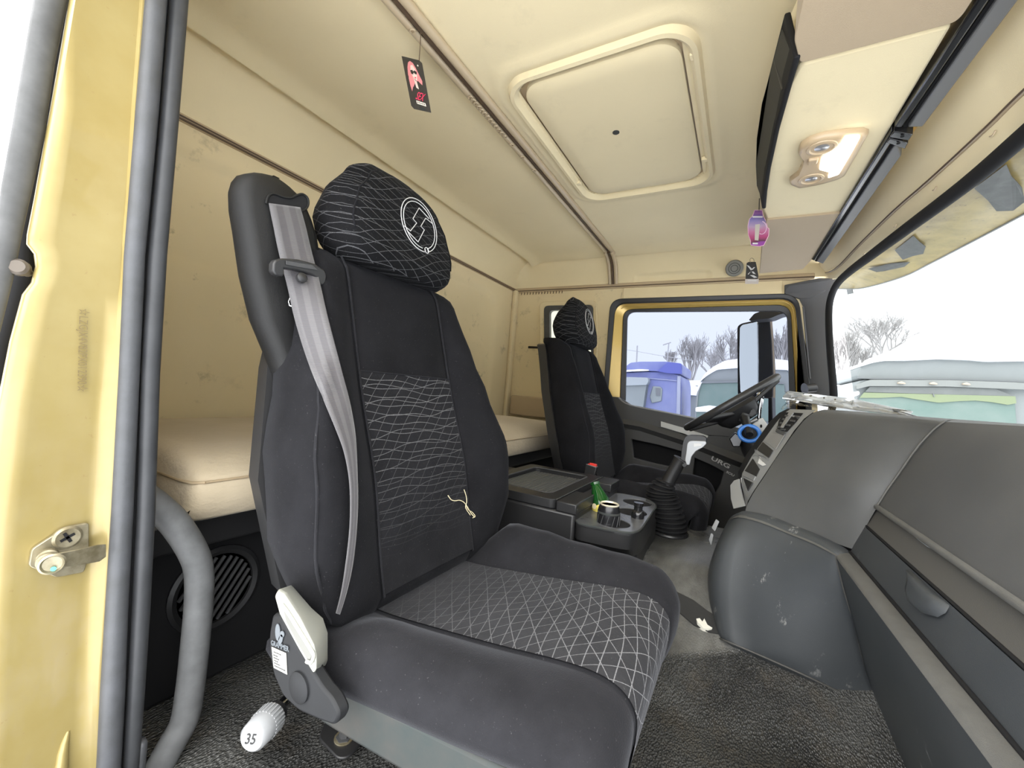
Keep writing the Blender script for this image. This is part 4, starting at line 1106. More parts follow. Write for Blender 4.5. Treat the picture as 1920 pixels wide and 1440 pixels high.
# finger scoop in the strip
scp = [PY(a, b, .0) if False else None for a, b in ()]
def onQ(px, py, p0, p1, p2, off=0.):
    n = (p1 - p0).cross(p2 - p0).normalized(); r = Vector(ray(px, py)); t = (p0.dot(n) + off) / r.dot(n); return r * t
sc_pts = [(1708, 1069), (1711, 1085), (1706, 1110), (1712, 1135), (1730, 1150), (1760, 1158), (1775, 1150), (1783, 1136), (1760, 1118), (1735, 1095)]
q = [onQ(a, b, sA, sB, gA) for a, b in sc_pts]
nq = (sB - sA).cross(gA - sA).normalized()
if nq.dot(-sA) < 0: nq = -nq
rings = [[p + nq * .001 for p in q], [p + (sum(q, V(0, 0, 0)) / len(q) - p) * .15 + nq * .010 for p in q], [p + (sum(q, V(0, 0, 0)) / len(q) - p) * .45 + nq * .013 for p in q]]
loft('finger_catch', rings, M['dash_low'], da, angle=80)
# ledge below the groove, and the knee panel
lA0, lA1 = PY(1570, 1041, 1.17), PZ(1875, 1440, -.325)
tube('ledge_groove', [gA + V(0, 0, .001), gB + V(0, 0, .001), extend(gA, gB, .3)], .0035, M['black_matte'], da, n=8)
grid('ledge_top', [[gA, gB, extend(gA, gB, .4)], [lA0 + V(.004, 0, .004), lA1 + V(.004, 0, .004), extend(lA0, lA1, .35) + V(.004, 0, .004)], [lA0 + V(-.002, 0, -.006), lA1 + V(-.002, 0, -.006), extend(lA0, lA1, .35) + V(-.002, 0, -.006)]], M['dash_ledge'], da, angle=60)
kp = dn([(1568, 1043, 1.172), (1582, 1100, 1.19), (1600, 1165, 1.215), (1622, 1250, 1.24), (1650, 1345, 1.26), (1700, 1440, 1.26)])
kE = [lA1 + V(0, 0, -.004), lA1 + V(.03, 0, -.08), lA1 + V(.06, 0, -.17), lA1 + V(.09, 0, -.26), lA1 + V(.12, 0, -.36), lA1 + V(.14, 0, -.43)]
grid('knee_panel', [[a, a + (b - a) * .5, b, extend(a, b, .35)] for a, b in zip(kp, kE)], M['dash_low'], da, angle=180)
tube('panel_seam', [p + V(-.002, -.001, 0) for p in kp], .0016, M['dash_strip'], da, n=6)
# centre stack, lower body standing on the tunnel
T1 = dn([(1384, 962, 1.44), (1398, 958, 1.385), (1440, 966, 1.345), (1490, 985, 1.305), (1540, 1005, 1.25), (1582, 1026, 1.215), (1594, 1036, 1.2)])
T2 = dn([(1366, 975, 1.45), (1388, 968, 1.37), (1430, 978, 1.325), (1480, 998, 1.28), (1530, 1018, 1.225), (1572, 1040, 1.18), (1590, 1046, 1.185)])
B1 = dn([(1338, 1035, 1.43), (1352, 1020, 1.33), (1400, 1030, 1.30), (1455, 1050, 1.26), (1510, 1072, 1.215), (1568, 1085, 1.185), (1590, 1100, 1.20)])
B2 = dn([(1326, 1090, 1.42), (1336, 1095, 1.30), (1390, 1110, 1.27), (1450, 1130, 1.235), (1510, 1150, 1.21), (1585, 1165, 1.205), (1605, 1180, 1.22)])
B3 = dn([(1330, 1160, 1.42), (1345, 1175, 1.27), (1395, 1195, 1.25), (1455, 1215, 1.225), (1520, 1235, 1.215), (1610, 1250, 1.23), (1625, 1260, 1.245)])
B4 = dn([(1336, 1190, 1.42), (1352, 1197, 1.265), (1400, 1217, 1.245), (1460, 1243, 1.23), (1530, 1275, 1.225), (1640, 1330, 1.255), (1655, 1345, 1.265)])
B5 = dn([(1340, 1215, 1.42), (1362, 1222, 1.275), (1405, 1240, 1.26), (1460, 1265, 1.25), (1530, 1295, 1.245), (1640, 1355, 1.27), (1655, 1368, 1.28)])
cols = list(zip(T1, T2, B1, B2, B3, B4)); fine = [crom(c, 5) for c in cols]
fine2 = [crom([fine[k][i] for k in range(len(fine))], 3) for i in range(len(fine[0]))]
grid('centre_stack', fine2, M['dash_low'], da, angle=180)
grid('stack_shoulder', [crom(T1, 3), crom([p + V(-.004, -.004, -.003) for p in T2], 3)], M['dash_ledge'], da, angle=180)
grid('stack_kick', [crom(B4, 3), crom([p + V(.012, .01, 0) for p in B5], 3)], M['dash_low'], da, angle=180)
tube('kick_seam', crom([p + V(-.002, -.002, 0) for p in B4], 3), .0022, M['dash_strip'], da, n=6)
# flank of the stack towards the driver
FL = dn([(1384, 962, 1.44), (1366, 975, 1.45), (1338, 1035, 1.43), (1326, 1090, 1.42), (1330, 1160, 1.42), (1340, 1215, 1.42)])
grid('stack_flank', [FL, [p + V(.35, .25, 0) for p in FL]], M['black'], da, angle=180)
fl2 = prism('flank_button', dn([(1336, 990, 1.445), (1344, 974, 1.45), (1349, 978, 1.445), (1341, 996, 1.44)]), (-.003, .001, 0), M['silver'], da, bevel=.0005)
prism('flank_button', dn([(1331, 1012, 1.437), (1335, 1000, 1.44), (1338, 1003, 1.437), (1334, 1022, 1.434)]), (-.003, .001, 0), M['silver'], da, bevel=.0005)

# switch cluster facing the driver
rim_o = dn([(1478, 766, 1.64), (1462, 774, 1.62), (1444, 791, 1.60), (1420, 825, 1.57), (1398, 856, 1.55), (1384, 885, 1.53), (1385, 905, 1.52), (1391, 926, 1.50), (1397, 945, 1.46)])
rim_i = dn([(1482, 767, 1.62), (1470, 775, 1.60), (1455, 793, 1.58), (1434, 822, 1.555), (1410, 855, 1.53), (1392, 887, 1.51), (1389, 903, 1.50), (1393, 922, 1.485), (1398, 943, 1.45)])
pan_r = [p + V(0, .004, 0) for p in dn([(1530, 769, 1.53), (1508, 785, 1.50), (1489, 808, 1.48), (1462, 848, 1.46), (1436, 887, 1.43), (1414, 920, 1.41), (1408, 930, 1.405), (1402, 941, 1.40), (1399, 952, 1.395)])]
cl_ = grid('switch_cluster', [[a, b] for a, b in zip(rim_i, pan_r)], mat('grey_cluster_panel', (.22, .225, .225, 1), .38), da, angle=60)
grid('cluster_rim', [[a + V(.0, .02, 0), a, b] for a, b in zip(rim_o, rim_i)], M['black_matte'], da, angle=180)
grid('cluster_back', [[a + V(.0, .02, 0), a + V(.3, .5, -.02)] for a in rim_o], M['black_matte'], da, angle=180)
def onC(px, py, off=-.002):
    # point on the cluster panel: nearest quad plane
    best = None
    for i in range(len(rim_i) - 1):
        p = onQ(px, py, rim_i[i], pan_r[i], rim_i[i + 1]); 
        d = (p - (rim_i[i] + pan_r[i] + rim_i[i + 1] + pan_r[i + 1]) / 4).length
        if best is None or d < best[0]: best = (d, p)
    p = best[1]; return p * (1 + off)
def cpoly(name, pts, m, th=.0025, par=cl_, **k):
    q = [onC(a, b) for a, b in pts]; n = (q[1] - q[0]).cross(q[2] - q[0]).normalized()
    if n.dot(-q[0]) < 0: n = -n
    return prism(name, q, n * th, m, par, bevel=k.get('bevel', .0006))
vt = cpoly('air_vent', [(1469, 773), (1506, 775), (1494, 790), (1476, 810), (1457, 806), (1460, 790)], M['black_matte'], .001)
for a in ([(1480, 775), (1489, 775), (1469, 803), (1464, 803)],): cpoly('vent_blade', a, M['silver'], .004)
for k in range(4):
    x, y = 1492 - k * 9, 780 + k * 8; cpoly('vent_fin', [(x, y), (x + 9, y + 1), (x + 7, y + 4), (x - 2, y + 3)], M['darkgrey'], .003)
for k in range(4):
    x, y = 1474 - k * 5, 778 + k * 7; cpoly('vent_fin', [(x, y), (x + 5, y + 1), (x + 3, y + 4), (x - 2, y + 3)], M['darkgrey'], .003)
cpoly('vent_wheel', [(1457, 804), (1474, 812), (1470, 817), (1455, 810)], M['darkgrey'], .003)
cpoly('silver_band', [(1447, 813), (1472, 815), (1455, 843), (1433, 827)], M['silver'], .001)
cpoly('switch_bank', [(1431, 829), (1450, 845), (1442, 859), (1420, 844)], M['black'], .002)
cpoly('switch_bank', [(1412, 860), (1425, 880), (1419, 894), (1397, 883)], M['black'], .002)
cpoly('silver_switch', [(1396, 884), (1418, 894), (1414, 902), (1394, 893)], M['silver'], .003)
cpoly('dark_fascia', [(1394, 896), (1412, 905), (1403, 921)], M['black'], .002)
def ctube(name, pts, r, m): return tube(name, [onC(a, b, -.004) for a, b in pts], r, m, cl_, n=6, smooth=3)
ctube('silver_line', [(1416, 843), (1417, 850), (1424, 858), (1431, 866)], .0012, M['silver'])
ctube('silver_line', [(1411, 855), (1420, 853), (1433, 856), (1441, 862)], .0015, M['silver'])
ctube('silver_line', [(1390, 896), (1391, 905), (1396, 914), (1402, 921)], .0015, M['silver'])
cpoly('silver_wedge', [(1421, 869), (1425, 856), (1431, 866), (1437, 872), (1430, 874)], M['white'], .0015)
# silver trim piece at the foot of the cluster
st_o = dn([(1369, 910, 1.50), (1376, 901, 1.50), (1385, 898, 1.49), (1387, 915, 1.47), (1391, 932, 1.44), (1396, 949, 1.40), (1375, 954, 1.43), (1370, 935, 1.46)])
prism('silver_trim', st_o, (.004, .006, 0), mat('satin_silver_trim', (.36, .37, .375, 1), .4, .4), da, bevel=.001)

# ------------------------------------------------------------------ perforated bracket in film lying on the dash
br = thing('wrapped_bracket', 'white perforated metal bracket wrapped in clear film lying on the dash top', 'bracket', (.55, 1.9, .01))
bA, bB = PY(1476, 735, 1.80), PX(1740, 778, .60)
bp_ = [PY(1478, 733, 1.80), PX(1600, 748, .475), PX(1712, 772, .60), PX(1712, 781, .585), PX(1600, 768, .45), PY(1470, 748, 1.78)]
wp = mat('pale_wrapped_metal', (.40, .41, .41, 1), .3, .2, var=.25, varscale=25)
rows = [[bp_[0], bp_[1], bp_[2]], [p + V(-.012, -.012, -.002) for p in (PY(1476, 742, 1.80), PX(1600, 758, .47), PX(1712, 776, .595))], [bp_[5], bp_[4], bp_[3]]]
top_ = grid('bracket_channel', rows, wp, br, angle=30, solid=.003)
def onBk(px, py):
    t = (px - 1478) / (1712 - 1478); p = bp_[0] + (bp_[2] - bp_[0]) * t; r = Vector(ray(px, py)); return r * (p.y / r.y) * .992
for px, py, w in ((1507, 739, 3), (1520, 742, 5), (1545, 746, 3), (1566, 749, 3)):
    c = onBk(px, py); rr_ = Vector(cr) * (w * .0022 / 2); uu = V(0, 0, .0032)
    q = [c + rr_ * math.cos(t) + uu * math.sin(t) for t in np.linspace(0, 2 * PI, 12, endpoint=False)]
    prism('hole', q, (0, .0006, 0), M['black_matte'], top_, bevel=0)
# crumpled film
film = glass('clear_film', (.93, .93, .93, 1), .22)
def filmg(name, L, R, y, n=9, amp=.010):
    rows = []
    for i in range(n):
        t = i / (n - 1); row = []
        for j in range(9):
            s_ = j / 8; px = L[0][0] + (L[1][0] - L[0][0]) * t; py = L[0][1] + (L[1][1] - L[0][1]) * t
            qx = R[0][0] + (R[1][0] - R[0][0]) * t; qy = R[0][1] + (R[1][1] - R[0][1]) * t
            p = PY(px + (qx - px) * s_, py + (qy - py) * s_, y[0] + (y[1] - y[0]) * s_)
            row.append(p + V(random.uniform(-1, 1), random.uniform(-1, 1), random.uniform(-.5, .5)) * amp)
        rows.append(row)
    return grid(name, rows, film, br, angle=25)
filmg('film', [(1475, 733), (1468, 752)], [(1600, 748), (1560, 772)], (1.77, 1.72), amp=.008)
filmg('film', [(1560, 748), (1545, 768)], [(1715, 770), (1690, 780)], (1.7, 1.45), amp=.008)
filmg('film', [(1484, 741), (1462, 768)], [(1500, 745), (1480, 767)], (1.78, 1.76), amp=.004)
for L in ([(1640, 764), (1680, 770), (1722, 782)], [(1560, 755), (1620, 762), (1700, 770)], [(1500, 757), (1580, 766), (1650, 778)]):
    tube('film_fold', [PX(a, b, .45 + (a - 1500) * .0006) for a, b in L], .0025, wp, br, n=6, smooth=4)

# ------------------------------------------------------------------ driver door
def ring6(L, y, r): return roundpoly([PY(a, b, y) for a, b in L], r, 6)
R0 = [(1128, 770), (1144, 560), (1497, 549), (1522, 740), (1530, 1060), (1085, 1060)]
R1 = [(1136, 770), (1153, 569), (1490, 559), (1510, 740), (1518, 1060), (1095, 1060)]
R2 = [(1162, 770), (1169, 580), (1482, 571), (1492, 740), (1500, 1060), (1110, 1060)]
R3 = [(1172, 770), (1176, 585), (1476, 583), (1480, 740), (1488, 1060), (1120, 1060)]
door = struct(ringplate('door_1', ring6(R1, YD + .015, .075), ring6(R2, YD + .035, .07), (0, .04, 0), M['gold_clean'], bevel=.004))
ringplate('door_seal', ring6(R0, YD - .012, .085), ring6(R1, YD - .004, .075), (0, .03, 0), M['rubber'], door, bevel=.006)
bpy.data.objects['door_seal'].data.materials[0] = M['black']
gm = ring6([(1147, 770), (1160, 574), (1487, 564), (1502, 740), (1510, 1060), (1100, 1060)], YD + .018, .073)
tube('frame_crease', gm[10:34], .0035, M['gold_clean'], door, n=8)
wr_ = struct(ringplate('window_1', ring6(R2, YD + .028, .07), ring6(R3, YD + .034, .055), (0, .02, 0), M['black']))
prism('pane', ring6([(1168, 900), (1172, 580), (1480, 579), (1486, 740), (1490, 900), (1165, 900)], YD + .045, .05), (0, .004, 0), M['glass_side'], wr_, bevel=0)
# door card with pockets
YK = YD - .030
def fk(L): return [(p.x, p.z) for p in (PY(a, b, YK) for a, b in L)]
card = plate('door_card', fk([(1141, 743), (1162, 745), (1184, 759), (1250, 772), (1320, 786), (1400, 806), (1470, 825), (1530, 900), (1530, 1070), (1100, 1070), (1112, 800)]),
             [fk([(1185, 823), (1235, 834), (1281, 847), (1279, 879), (1230, 869), (1189, 858)]), fk([(1303, 858), (1330, 870), (1357, 884), (1350, 908), (1337, 931), (1315, 926), (1296, 921)]),
              fk([(1257, 811), (1290, 821), (1288, 829), (1262, 826), (1255, 819)])], .03, lambda u, v, w: (u, YK + w, v), M['doorcard'], door, bevel=.004)
box('pocket_back', PY(1150, 1060, YD + .03), (.40, YD + .04, PY(1200, 800, YD).z), M['black_matte'], door, bevel=0)
tube('window_sill', [PY(1160, 746, YK - .012), PY(1182, 760, YK - .012), PY(1250, 774, YK - .012), PY(1325, 789, YK - .012)], .006, M['silver'], door, n=8, smooth=4)
prism('silver_strip', [PY(a, b, YK - .022) for a, b in [(1239, 790), (1284, 803), (1328, 817), (1322, 828), (1282, 813), (1239, 800)]], (0, .010, 0), mat('pale_silver_strip', (.50, .50, .48, 1), .45, .2), door, bevel=.001)
grid('arm_ledge', [[PY(a, b, YK - .016) for a, b in [(1120, 778), (1200, 790), (1300, 820), (1400, 858)]], [PY(a, b, YK - .040) for a, b in [(1120, 786), (1200, 800), (1300, 832), (1400, 872)]], [PY(a, b, YK - .016) for a, b in [(1120, 792), (1200, 808), (1300, 841), (1400, 882)]]], M['doorcard'], door, angle=40)
lt0, lt1 = PY(1332, 861, YK - .018), PY(1386, 889, YK - .018)
lo__ = text('door_lettering', 'URG', .034, lt0, lt1 - lt0, (0, 0, 1), M['whitepaint'], door, depth=.0005, sx=1.55, bold=.0008)
l2 = PY(1361, 886, YK - .018)
text('door_lettering', 'SOU', .018, l2, lt1 - lt0, (0, 0, 1), M['whitepaint'], door, depth=.0005, sx=1.25, bold=.0005)
tube('pocket_lip', [PY(a, b, YK - .02) for a, b in [(1296, 923), (1318, 932), (1340, 938)]], .004, M['doorcard'], door, n=8)

# ------------------------------------------------------------------ A pillar and windscreen
ap_l = [(1471, 551, 2.755), (1498, 560, 2.757), (1507, 578, 2.757), (1513, 640, 2.757), (1519, 704, 2.757), (1500, 742, 2.757)]
ap_m = [(1480, 536, 2.72), (1518, 545, 2.735), (1527, 580, 2.735), (1531, 640, 2.735), (1535, 700, 2.735), (1535, 760, 2.735)]
ap_r = [(1568, 523, 2.70), (1555, 545, 2.71), (1549, 580, 2.72), (1552, 650, 2.72), (1559, 720, 2.72), (1564, 765, 2.72)]
rows = [dn(ap_l), dn([((a + c) / 2 - 2, (b + d) / 2, (e_ + f_) / 2) for (a, b, e_), (c, d, f_) in zip(ap_l, ap_m)]), dn(ap_m), dn(ap_r), [p + V(.012, .05, 0) for p in dn(ap_r)]]
ap = struct(grid('trim_9', rows, M['pillar_grey'], angle=60))
prism('pillar_cap', dn([(1471, 534, 2.745), (1537, 521, 2.71), (1562, 522, 2.70), (1548, 545, 2.71), (1520, 560, 2.735), (1498, 560, 2.75), (1471, 551, 2.75)]), (.0, .02, 0), M['pillar_grey'], ap, bevel=.004)
tube('pillar_ridge', dn([(1506, 575, 2.75), (1512, 640, 2.75), (1519, 710, 2.75)]), .004, M['pillar_grey'], ap, n=8, smooth=3)
tw = thing('tweeter', 'short black cylinder fixed low on the grey windscreen pillar above the dash', 'speaker', PY(1520, 728, 2.66))
lathe('tweeter_body', [(.020, 0), (.024, .004), (.024, .050), (.030, .056)], PY(1529, 727, 2.68), M['black'], tw, axis=(-.75, -.35, -.15), n=20)
lathe('tweeter_face', [(.022, -.002), (.022, .002), (.0, .002)], PY(1529, 727, 2.68), M['pillar_grey'], tw, axis=(.75, -.2, .15), n=20)
# windscreen rubber
ru = [(1558, 770, .40, 2.70), (1562, 739, .39, 0), (1555, 650, .385, 0), (1553, 590, .385, 0), (1557, 558, .39, 0), (1570, 532, .40, 0), (1591, 511, .41, 0), (1629, 482, .425, 0), (1700, 429, .45, 0), (1811, 346, .478, 0), (1920, 254, .495, 0), (2050, 140, .50, 0), (2300, -80, .49, 0), (2600, -330, .46, 0)]
rup = [PX(a + (1 if b > 540 else 0), b, x - .03) for a, b, x, _ in ru]
wsc = struct(tube('window_3', rup, [.015, .015, .015, .015, .016, .017, .018, .018, .018, .018, .018], M['rubber'], n=14, smooth=5, flat=1.0))
wsc.data.materials[0] = M['black_matte']
top_row = [Vector(p) for p in crom(rup[5:], 3)]
N_ = len(top_row)
bot_row = []
for i, p in enumerate(top_row):
    t = i / (N_ - 1); bot_row.append(V(.52 + .25 * math.sin(min(1, t * 1.6) * PI / 2), 2.72 - 2.4 * t, -.005))
left_top = Vector(rup[3])
rows = []
for k in range(7):
    t = k / 6; rows.append([a + (b - a) * t for a, b in zip(top_row, bot_row)])
grid('pane', rows, M['glass'], wsc, angle=180)
# header above the windscreen
se = [(1500, 522, .29), (1533, 515, .335), (1567, 504, .365), (1611, 460, .38), (1678, 395, .405), (1744, 338, .425), (1851, 240, .445), (1925, 168, .455), (2200, -80, .45), (2500, -340, .42)]
sep = [PX(a, b, x) for a, b, x in se]
up_ = [(1480, 520, .26), (1512, 500, .29), (1540, 490, .315), (1575, 440, .335), (1640, 345, .352), (1705, 258, .364), (1810, 118, .375), (1895, 0, .38), (2100, -260, .375), (2400, -620, .36)]
upp = [PX(a, b, x) for a, b, x in up_]
ru2 = [(1500, 535, .30), (1540, 523, .34), (1576, 520, .385), (1621, 480, .405), (1690, 428, .43), (1760, 375, .448), (1860, 298, .475), (1930, 238, .485), (2200, 12, .49), (2500, -240, .46)]
rp2 = [PX(a, b, x) for a, b, x in ru2]
fin = lambda r: crom(r, 4)
hdr = struct(grid('trim_10', [fin(upp), fin([a + (b - a) * .5 + V(-.004, 0, -.002) for a, b in zip(upp, sep)]), fin([p + V(-.004, 0, .004) for p in sep])], M['liner'], angle=180))
grid('lower_header', [fin([p + V(.003, 0, -.003) for p in sep]), fin([a + (b - a) * .5 + V(-.006, 0, -.006) for a, b in zip(sep, rp2)]), fin(rp2)], M['liner'], hdr, angle=180)
tube('header_seam', fin(sep), .0045, M['rail'], hdr, n=8)
tube('header_seam', fin([p + V(-.006, 0, -.001) for p in sep]), .0022, M['brown'], hdr, n=6)
for a, b, x in ((1861, 251, .452), (1752, 354, .43), (1678, 424, .415), (1620, 476, .398)):
    p = PX(a, b, x); d = (Vector(p)).normalized()
    pts = [p + V(0, .012 - .024 * t, -.003 + .004 * (2 * t - 1) ** 2) - d * .006 for t in np.linspace(0, 1, 6)]
    tube('clip_mark', pts, .0018, M['trimplastic'], hdr, n=6)
# roof void above the header so that no light leaks
struct(box('trim_11', (.40, .05, .83), (.50, YD + .1, ZC + .05), M['gold_clean']))

# ------------------------------------------------------------------ overhead console, lamp, blinds
ZO = .735
oc = thing('overhead_console', 'beige padded overhead console with a black framed rear face along the ceiling front', 'console', (.17, 1.5, ZC))
def oz(L, z=ZO): return [PZ(a, b, z) for a, b in L]
pan = roundpoly(oz([(1500, 121), (1786, 47), (1576, 398), (1438, 411), (1430, 391), (1445, 277), (1471, 175)]), .012, 3)
prism('lamp_panel', pan, (0, 0, .19), M['liner'], oc, bevel=.006)
nc = roundpoly(oz([(1489, 75), (1500, 119), (1790, 43), (1806, 28), (1850, -40), (1990, -260), (1560, -260)], ZO - .008), .01, 3)
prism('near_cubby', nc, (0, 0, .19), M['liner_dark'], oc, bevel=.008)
fc = roundpoly(oz([(1437, 413), (1577, 400), (1524, 485), (1505, 505), (1424, 513), (1430, 450)], ZO - .008), .01, 3)
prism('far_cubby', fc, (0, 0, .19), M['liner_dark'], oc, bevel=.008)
fu = [PZ(a, b, .865) for a, b in [(1471, 24), (1449, 110), (1432, 180), (1422, 248), (1420, 300), (1421, 345)]]
fd = [PZ(a, b, .722) for a, b in [(1489, 108), (1470, 178), (1452, 245), (1437, 318), (1431, 362), (1429, 392)]]
fr_o = fu + fd[::-1]
back = [p + V(.012, 0, 0) for p in fr_o]
v, f = hexa(fr_o, back); fpan = obj('rear_frame', v, f, M['black_matte'], oc, bevel=.004)
ctr__ = sum(fr_o, V(0, 0, 0)) / len(fr_o)
inn = []
for p, up_i in [(p, 1) for p in fu] + [(p, 0) for p in fd[::-1]]:
    inn.append(p + V(-.003, .02 if p.y < 1.2 else (-.03 if p.y > 1.7 else 0), -.02 if up_i else .02))
prism('net_pocket', inn, (.002, 0, 0), mat('dark_mesh', (.035, .034, .028, 1), .8), fpan, bevel=0)
for t in (.12, .22, .62):
    a_ = inn[0] + (inn[5] - inn[0]) * t; b_ = inn[11] + (inn[6] - inn[11]) * (t + .03)
    tube('pocket_strap', [a_ + V(-.003, 0, 0), b_ + V(-.003, 0, 0)], .004, M['black'], fpan, n=6)
# lamp
ll = bpy.data.lights.new('dome_lamp_bulb', 'POINT'); ll.energy = .025; ll.color = (1, .95, .86); ll.shadow_soft_size = .05
lm = thing('dome_lamp', 'beige interior lamp with bright lens and two round reading lights on the overhead console', 'lamp', PZ(1560, 290, ZO))
lo = [(1497, 279), (1502, 267), (1520, 255), (1547, 247), (1585, 242), (1619, 240), (1629, 243), (1622, 256), (1603, 290), (1585, 322), (1572, 329), (1545, 337), (1522, 342), (1497, 346), (1483, 340), (1481, 332), (1497, 320), (1503, 306), (1507, 292)]
lo_p = oz(lo, ZO - .002)
cc = sum(lo_p, V(0, 0, 0)) / len(lo_p)
rings = [[p + V(0, 0, .0015) for p in lo_p], [p + V(0, 0, -.010) for p in lo_p], [p + (cc - p) * .05 + V(0, 0, -.016) for p in lo_p], [p + (cc - p) * .13 + V(0, 0, -.016) for p in lo_p]]
lampm = mat('lamp_beige', (.50, .38, .24, 1), .3)
hs = loft('lamp_housing', rings, lampm, lm, angle=60)
lens_l = oz([(1584, 254), (1614, 252), (1600, 278), (1586, 302), (1573, 324), (1552, 331), (1556, 320), (1536, 315), (1540, 295), (1558, 283), (1574, 272)], ZO - .018)
em_ = NT('lit_lamp_lens'); em_.b.inputs['Base Color'].default_value = (.9, .88, .82, 1); em_.b.inputs['Roughness'].default_value = .2
em_.b.inputs['Emission Color'].default_value = (1, .95, .84, 1); em_.b.inputs['Emission Strength'].default_value = 1.6
prism('lamp_lens', roundpoly(lens_l, .006, 3), (0, 0, -.006), em_.m, lm, bevel=.002)
for (px, py, r) in ((1541, 276, .024), (1521, 335, .022)):
    c = PZ(px, py, ZO - .016)
    lathe('reading_light', [(r + .012, .0), (r + .010, -.004), (r + .004, -.005), (r, -.001), (r, .002), (.0, .003)], c, lampm, lm, n=28)
    lathe('light_glass', [(r, -.001), (r * .7, -.003), (.0, -.004)], c + V(0, 0, .001), mat('clear_lamp_glass', (.5, .5, .5, 1), .15, .6), bpy.data.objects['reading_light' if r > .023 else 'reading_light.001'], n=24)
box('lamp_switch', PZ(1524, 303, ZO - .022) - V(.012, .014, .004), PZ(1524, 303, ZO - .022) + V(.012, .014, .008), lampm, lm, bevel=.004)
lb_ = bpy.data.objects.new('dome_lamp_bulb', ll); COL.objects.link(lb_); lb_.location = PZ(1578, 292, ZO - .09); lb_.parent = lm; lb_.matrix_parent_inverse = Matrix.Translation(-lm.location)
# roller blinds: two cassettes in one line
def blind(name, pts_l, pts_r, lab):
    b = thing(name, lab, 'blind', PZ(*pts_l[0], ZO - .01), 'black roller sun blinds over the windscreen')
    def mid(k): return [(l[0] + (r[0] - l[0]) * k, l[1] + (r[1] - l[1]) * k) for l, r in zip(pts_l, pts_r)]
    z = ZO - .012
    a0, a1, a2, a3 = mid(0), mid(.30), mid(.48), mid(1.)
    prism('blind_rail', [PZ(*a0[0], z), PZ(*a0[1], z), PZ(*a1[1], z), PZ(*a1[0], z)], (0, 0, .045), M['blackgloss'], b, bevel=.004)
    prism('rail_slot', [PZ(*a1[0], z), PZ(*a1[1], z), PZ(*a2[1], z), PZ(*a2[0], z)], (0, 0, .030), M['black_matte'], b, bevel=0, smooth=False) if False else box_slot(b, a1, a2, z)
    prism('blind_bar', [PZ(*a2[0], z + .004), PZ(*a2[1], z + .004), PZ(*a3[1], z + .004), PZ(*a3[0], z + .004)], (0, 0, .032), mat('blind_bar_grey', (.135, .135, .135, 1), .4), b, bevel=.003)
    return b
def box_slot(b, a1, a2, z):
    return prism('rail_slot', [PZ(*a1[0], z + .012), PZ(*a1[1], z + .012), PZ(*a2[1], z + .012), PZ(*a2[0], z + .012)], (0, 0, .02), M['black_matte'], b, bevel=0)
b1 = blind('roller_blind', [(1676, 240), (2050, -330)], [(1730, 238), (2160, -330)], 'black and grey roller blind cassette above the windscreen, the one nearer the passenger door')
b2 = blind('roller_blind', [(1521, 487), (1672, 246)], [(1543, 495), (1690, 292)], 'black and grey roller blind cassette above the windscreen, the farther one with a pull cord')
for k, (a, b, c, d) in enumerate((((1668, 258), (1704, 264), (1712, 252), (1676, 247)), ((1662, 268), (1697, 280), (1703, 268), (1668, 260)))):
    br_ = prism('blind_bracket', oz([a, b, c, d], ZO - .016), (0, 0, .03), M['blackgloss'], b2, bevel=.002)
    p = PZ((a[0] + c[0]) / 2 + 2, (a[1] + c[1]) / 2, ZO - .018); lathe('bracket_screw', [(.004, 0), (.004, -.002), (.0, -.002)], p, M['black_matte'], br_, n=10)
cord = tube('pull_cord', [PX(1521, 488, .30), PX(1519, 510, .30), PX(1518, 526, .30)], .0018, M['black'], b2, n=6)
lathe('cord_bead', [(.0, -.006), (.006, 0), (.0, .006)], PX(1518, 528, .30), M['black'], cord, n=12)
tag(box('blind_end_clip', PX(1504, 510, .27) - V(.006, .006, .012), PX(1508, 498, .27) + V(.006, .006, .012), M['trimplastic'], bevel=.003), 'small beige clip on the header beside the far end of the roller blind', 'clip')

# ------------------------------------------------------------------ curtain rail on the ceiling, gliders
RX = -.815
cr_ = thing('curtain_rail', 'double ridged tan curtain rail running across the ceiling and down the far wall', 'rail', (RX, 1.4, ZC))
path = [(RX, .20), (RX, 2.40), (RX, 2.58), (RX, 2.665), (RX, 2.705), (RX, 2.745)]
zz = [.945, .945, .935, .905, .85, .765]
def rail_off(dx, dz): return [V(x + dx, y - dz * (1 if i >= 3 else 0), z - dz * (1 if i < 4 else 0)) for i, ((x, y), z) in enumerate(zip(path, zz))]
tube('rail_ridge', rail_off(.022, .008), .013, M['rail'], cr_, n=12, smooth=5)
tube('rail_ridge', rail_off(-.022, .006), .011, M['rail'], cr_, n=12, smooth=5)
tube('rail_groove', rail_off(0, .004), .009, M['brown'], cr_, n=8, smooth=5)
gp_ = [PZ(893 + (957 - 893) * t, 172 + (247 - 172) * t, .935) for t in np.linspace(0, 1, 13)] + [PZ(970, 263, .935), PZ(988, 287, .935), PZ(1008, 312, .935), PZ(789, 46, .93)]
def glider(p, i):
    o = tag(tube('curtain_glider', [p + V(-.004 + .008 * math.sin(t), .006 * math.cos(t), -.006) for t in np.linspace(0, 5.2, 10)], .0028, M['rail'], n=6),
            'tan curtain glider standing apart from the tight row in the ceiling rail', 'glider', 'loose curtain gliders in the ceiling rail')
    return o
for i, p in enumerate(gp_): 
    q = V(RX - .006, p.y, .928); o = glider(q, i)
    if i < 13: o['label'] = 'small tan curtain glider in the tight row in the ceiling rail'; o['group'] = 'tight row of curtain gliders in the ceiling rail'
    if i == 16: o['label'] = 'single tan curtain glider on the ceiling rail holding the black hanging card'; del o['group']
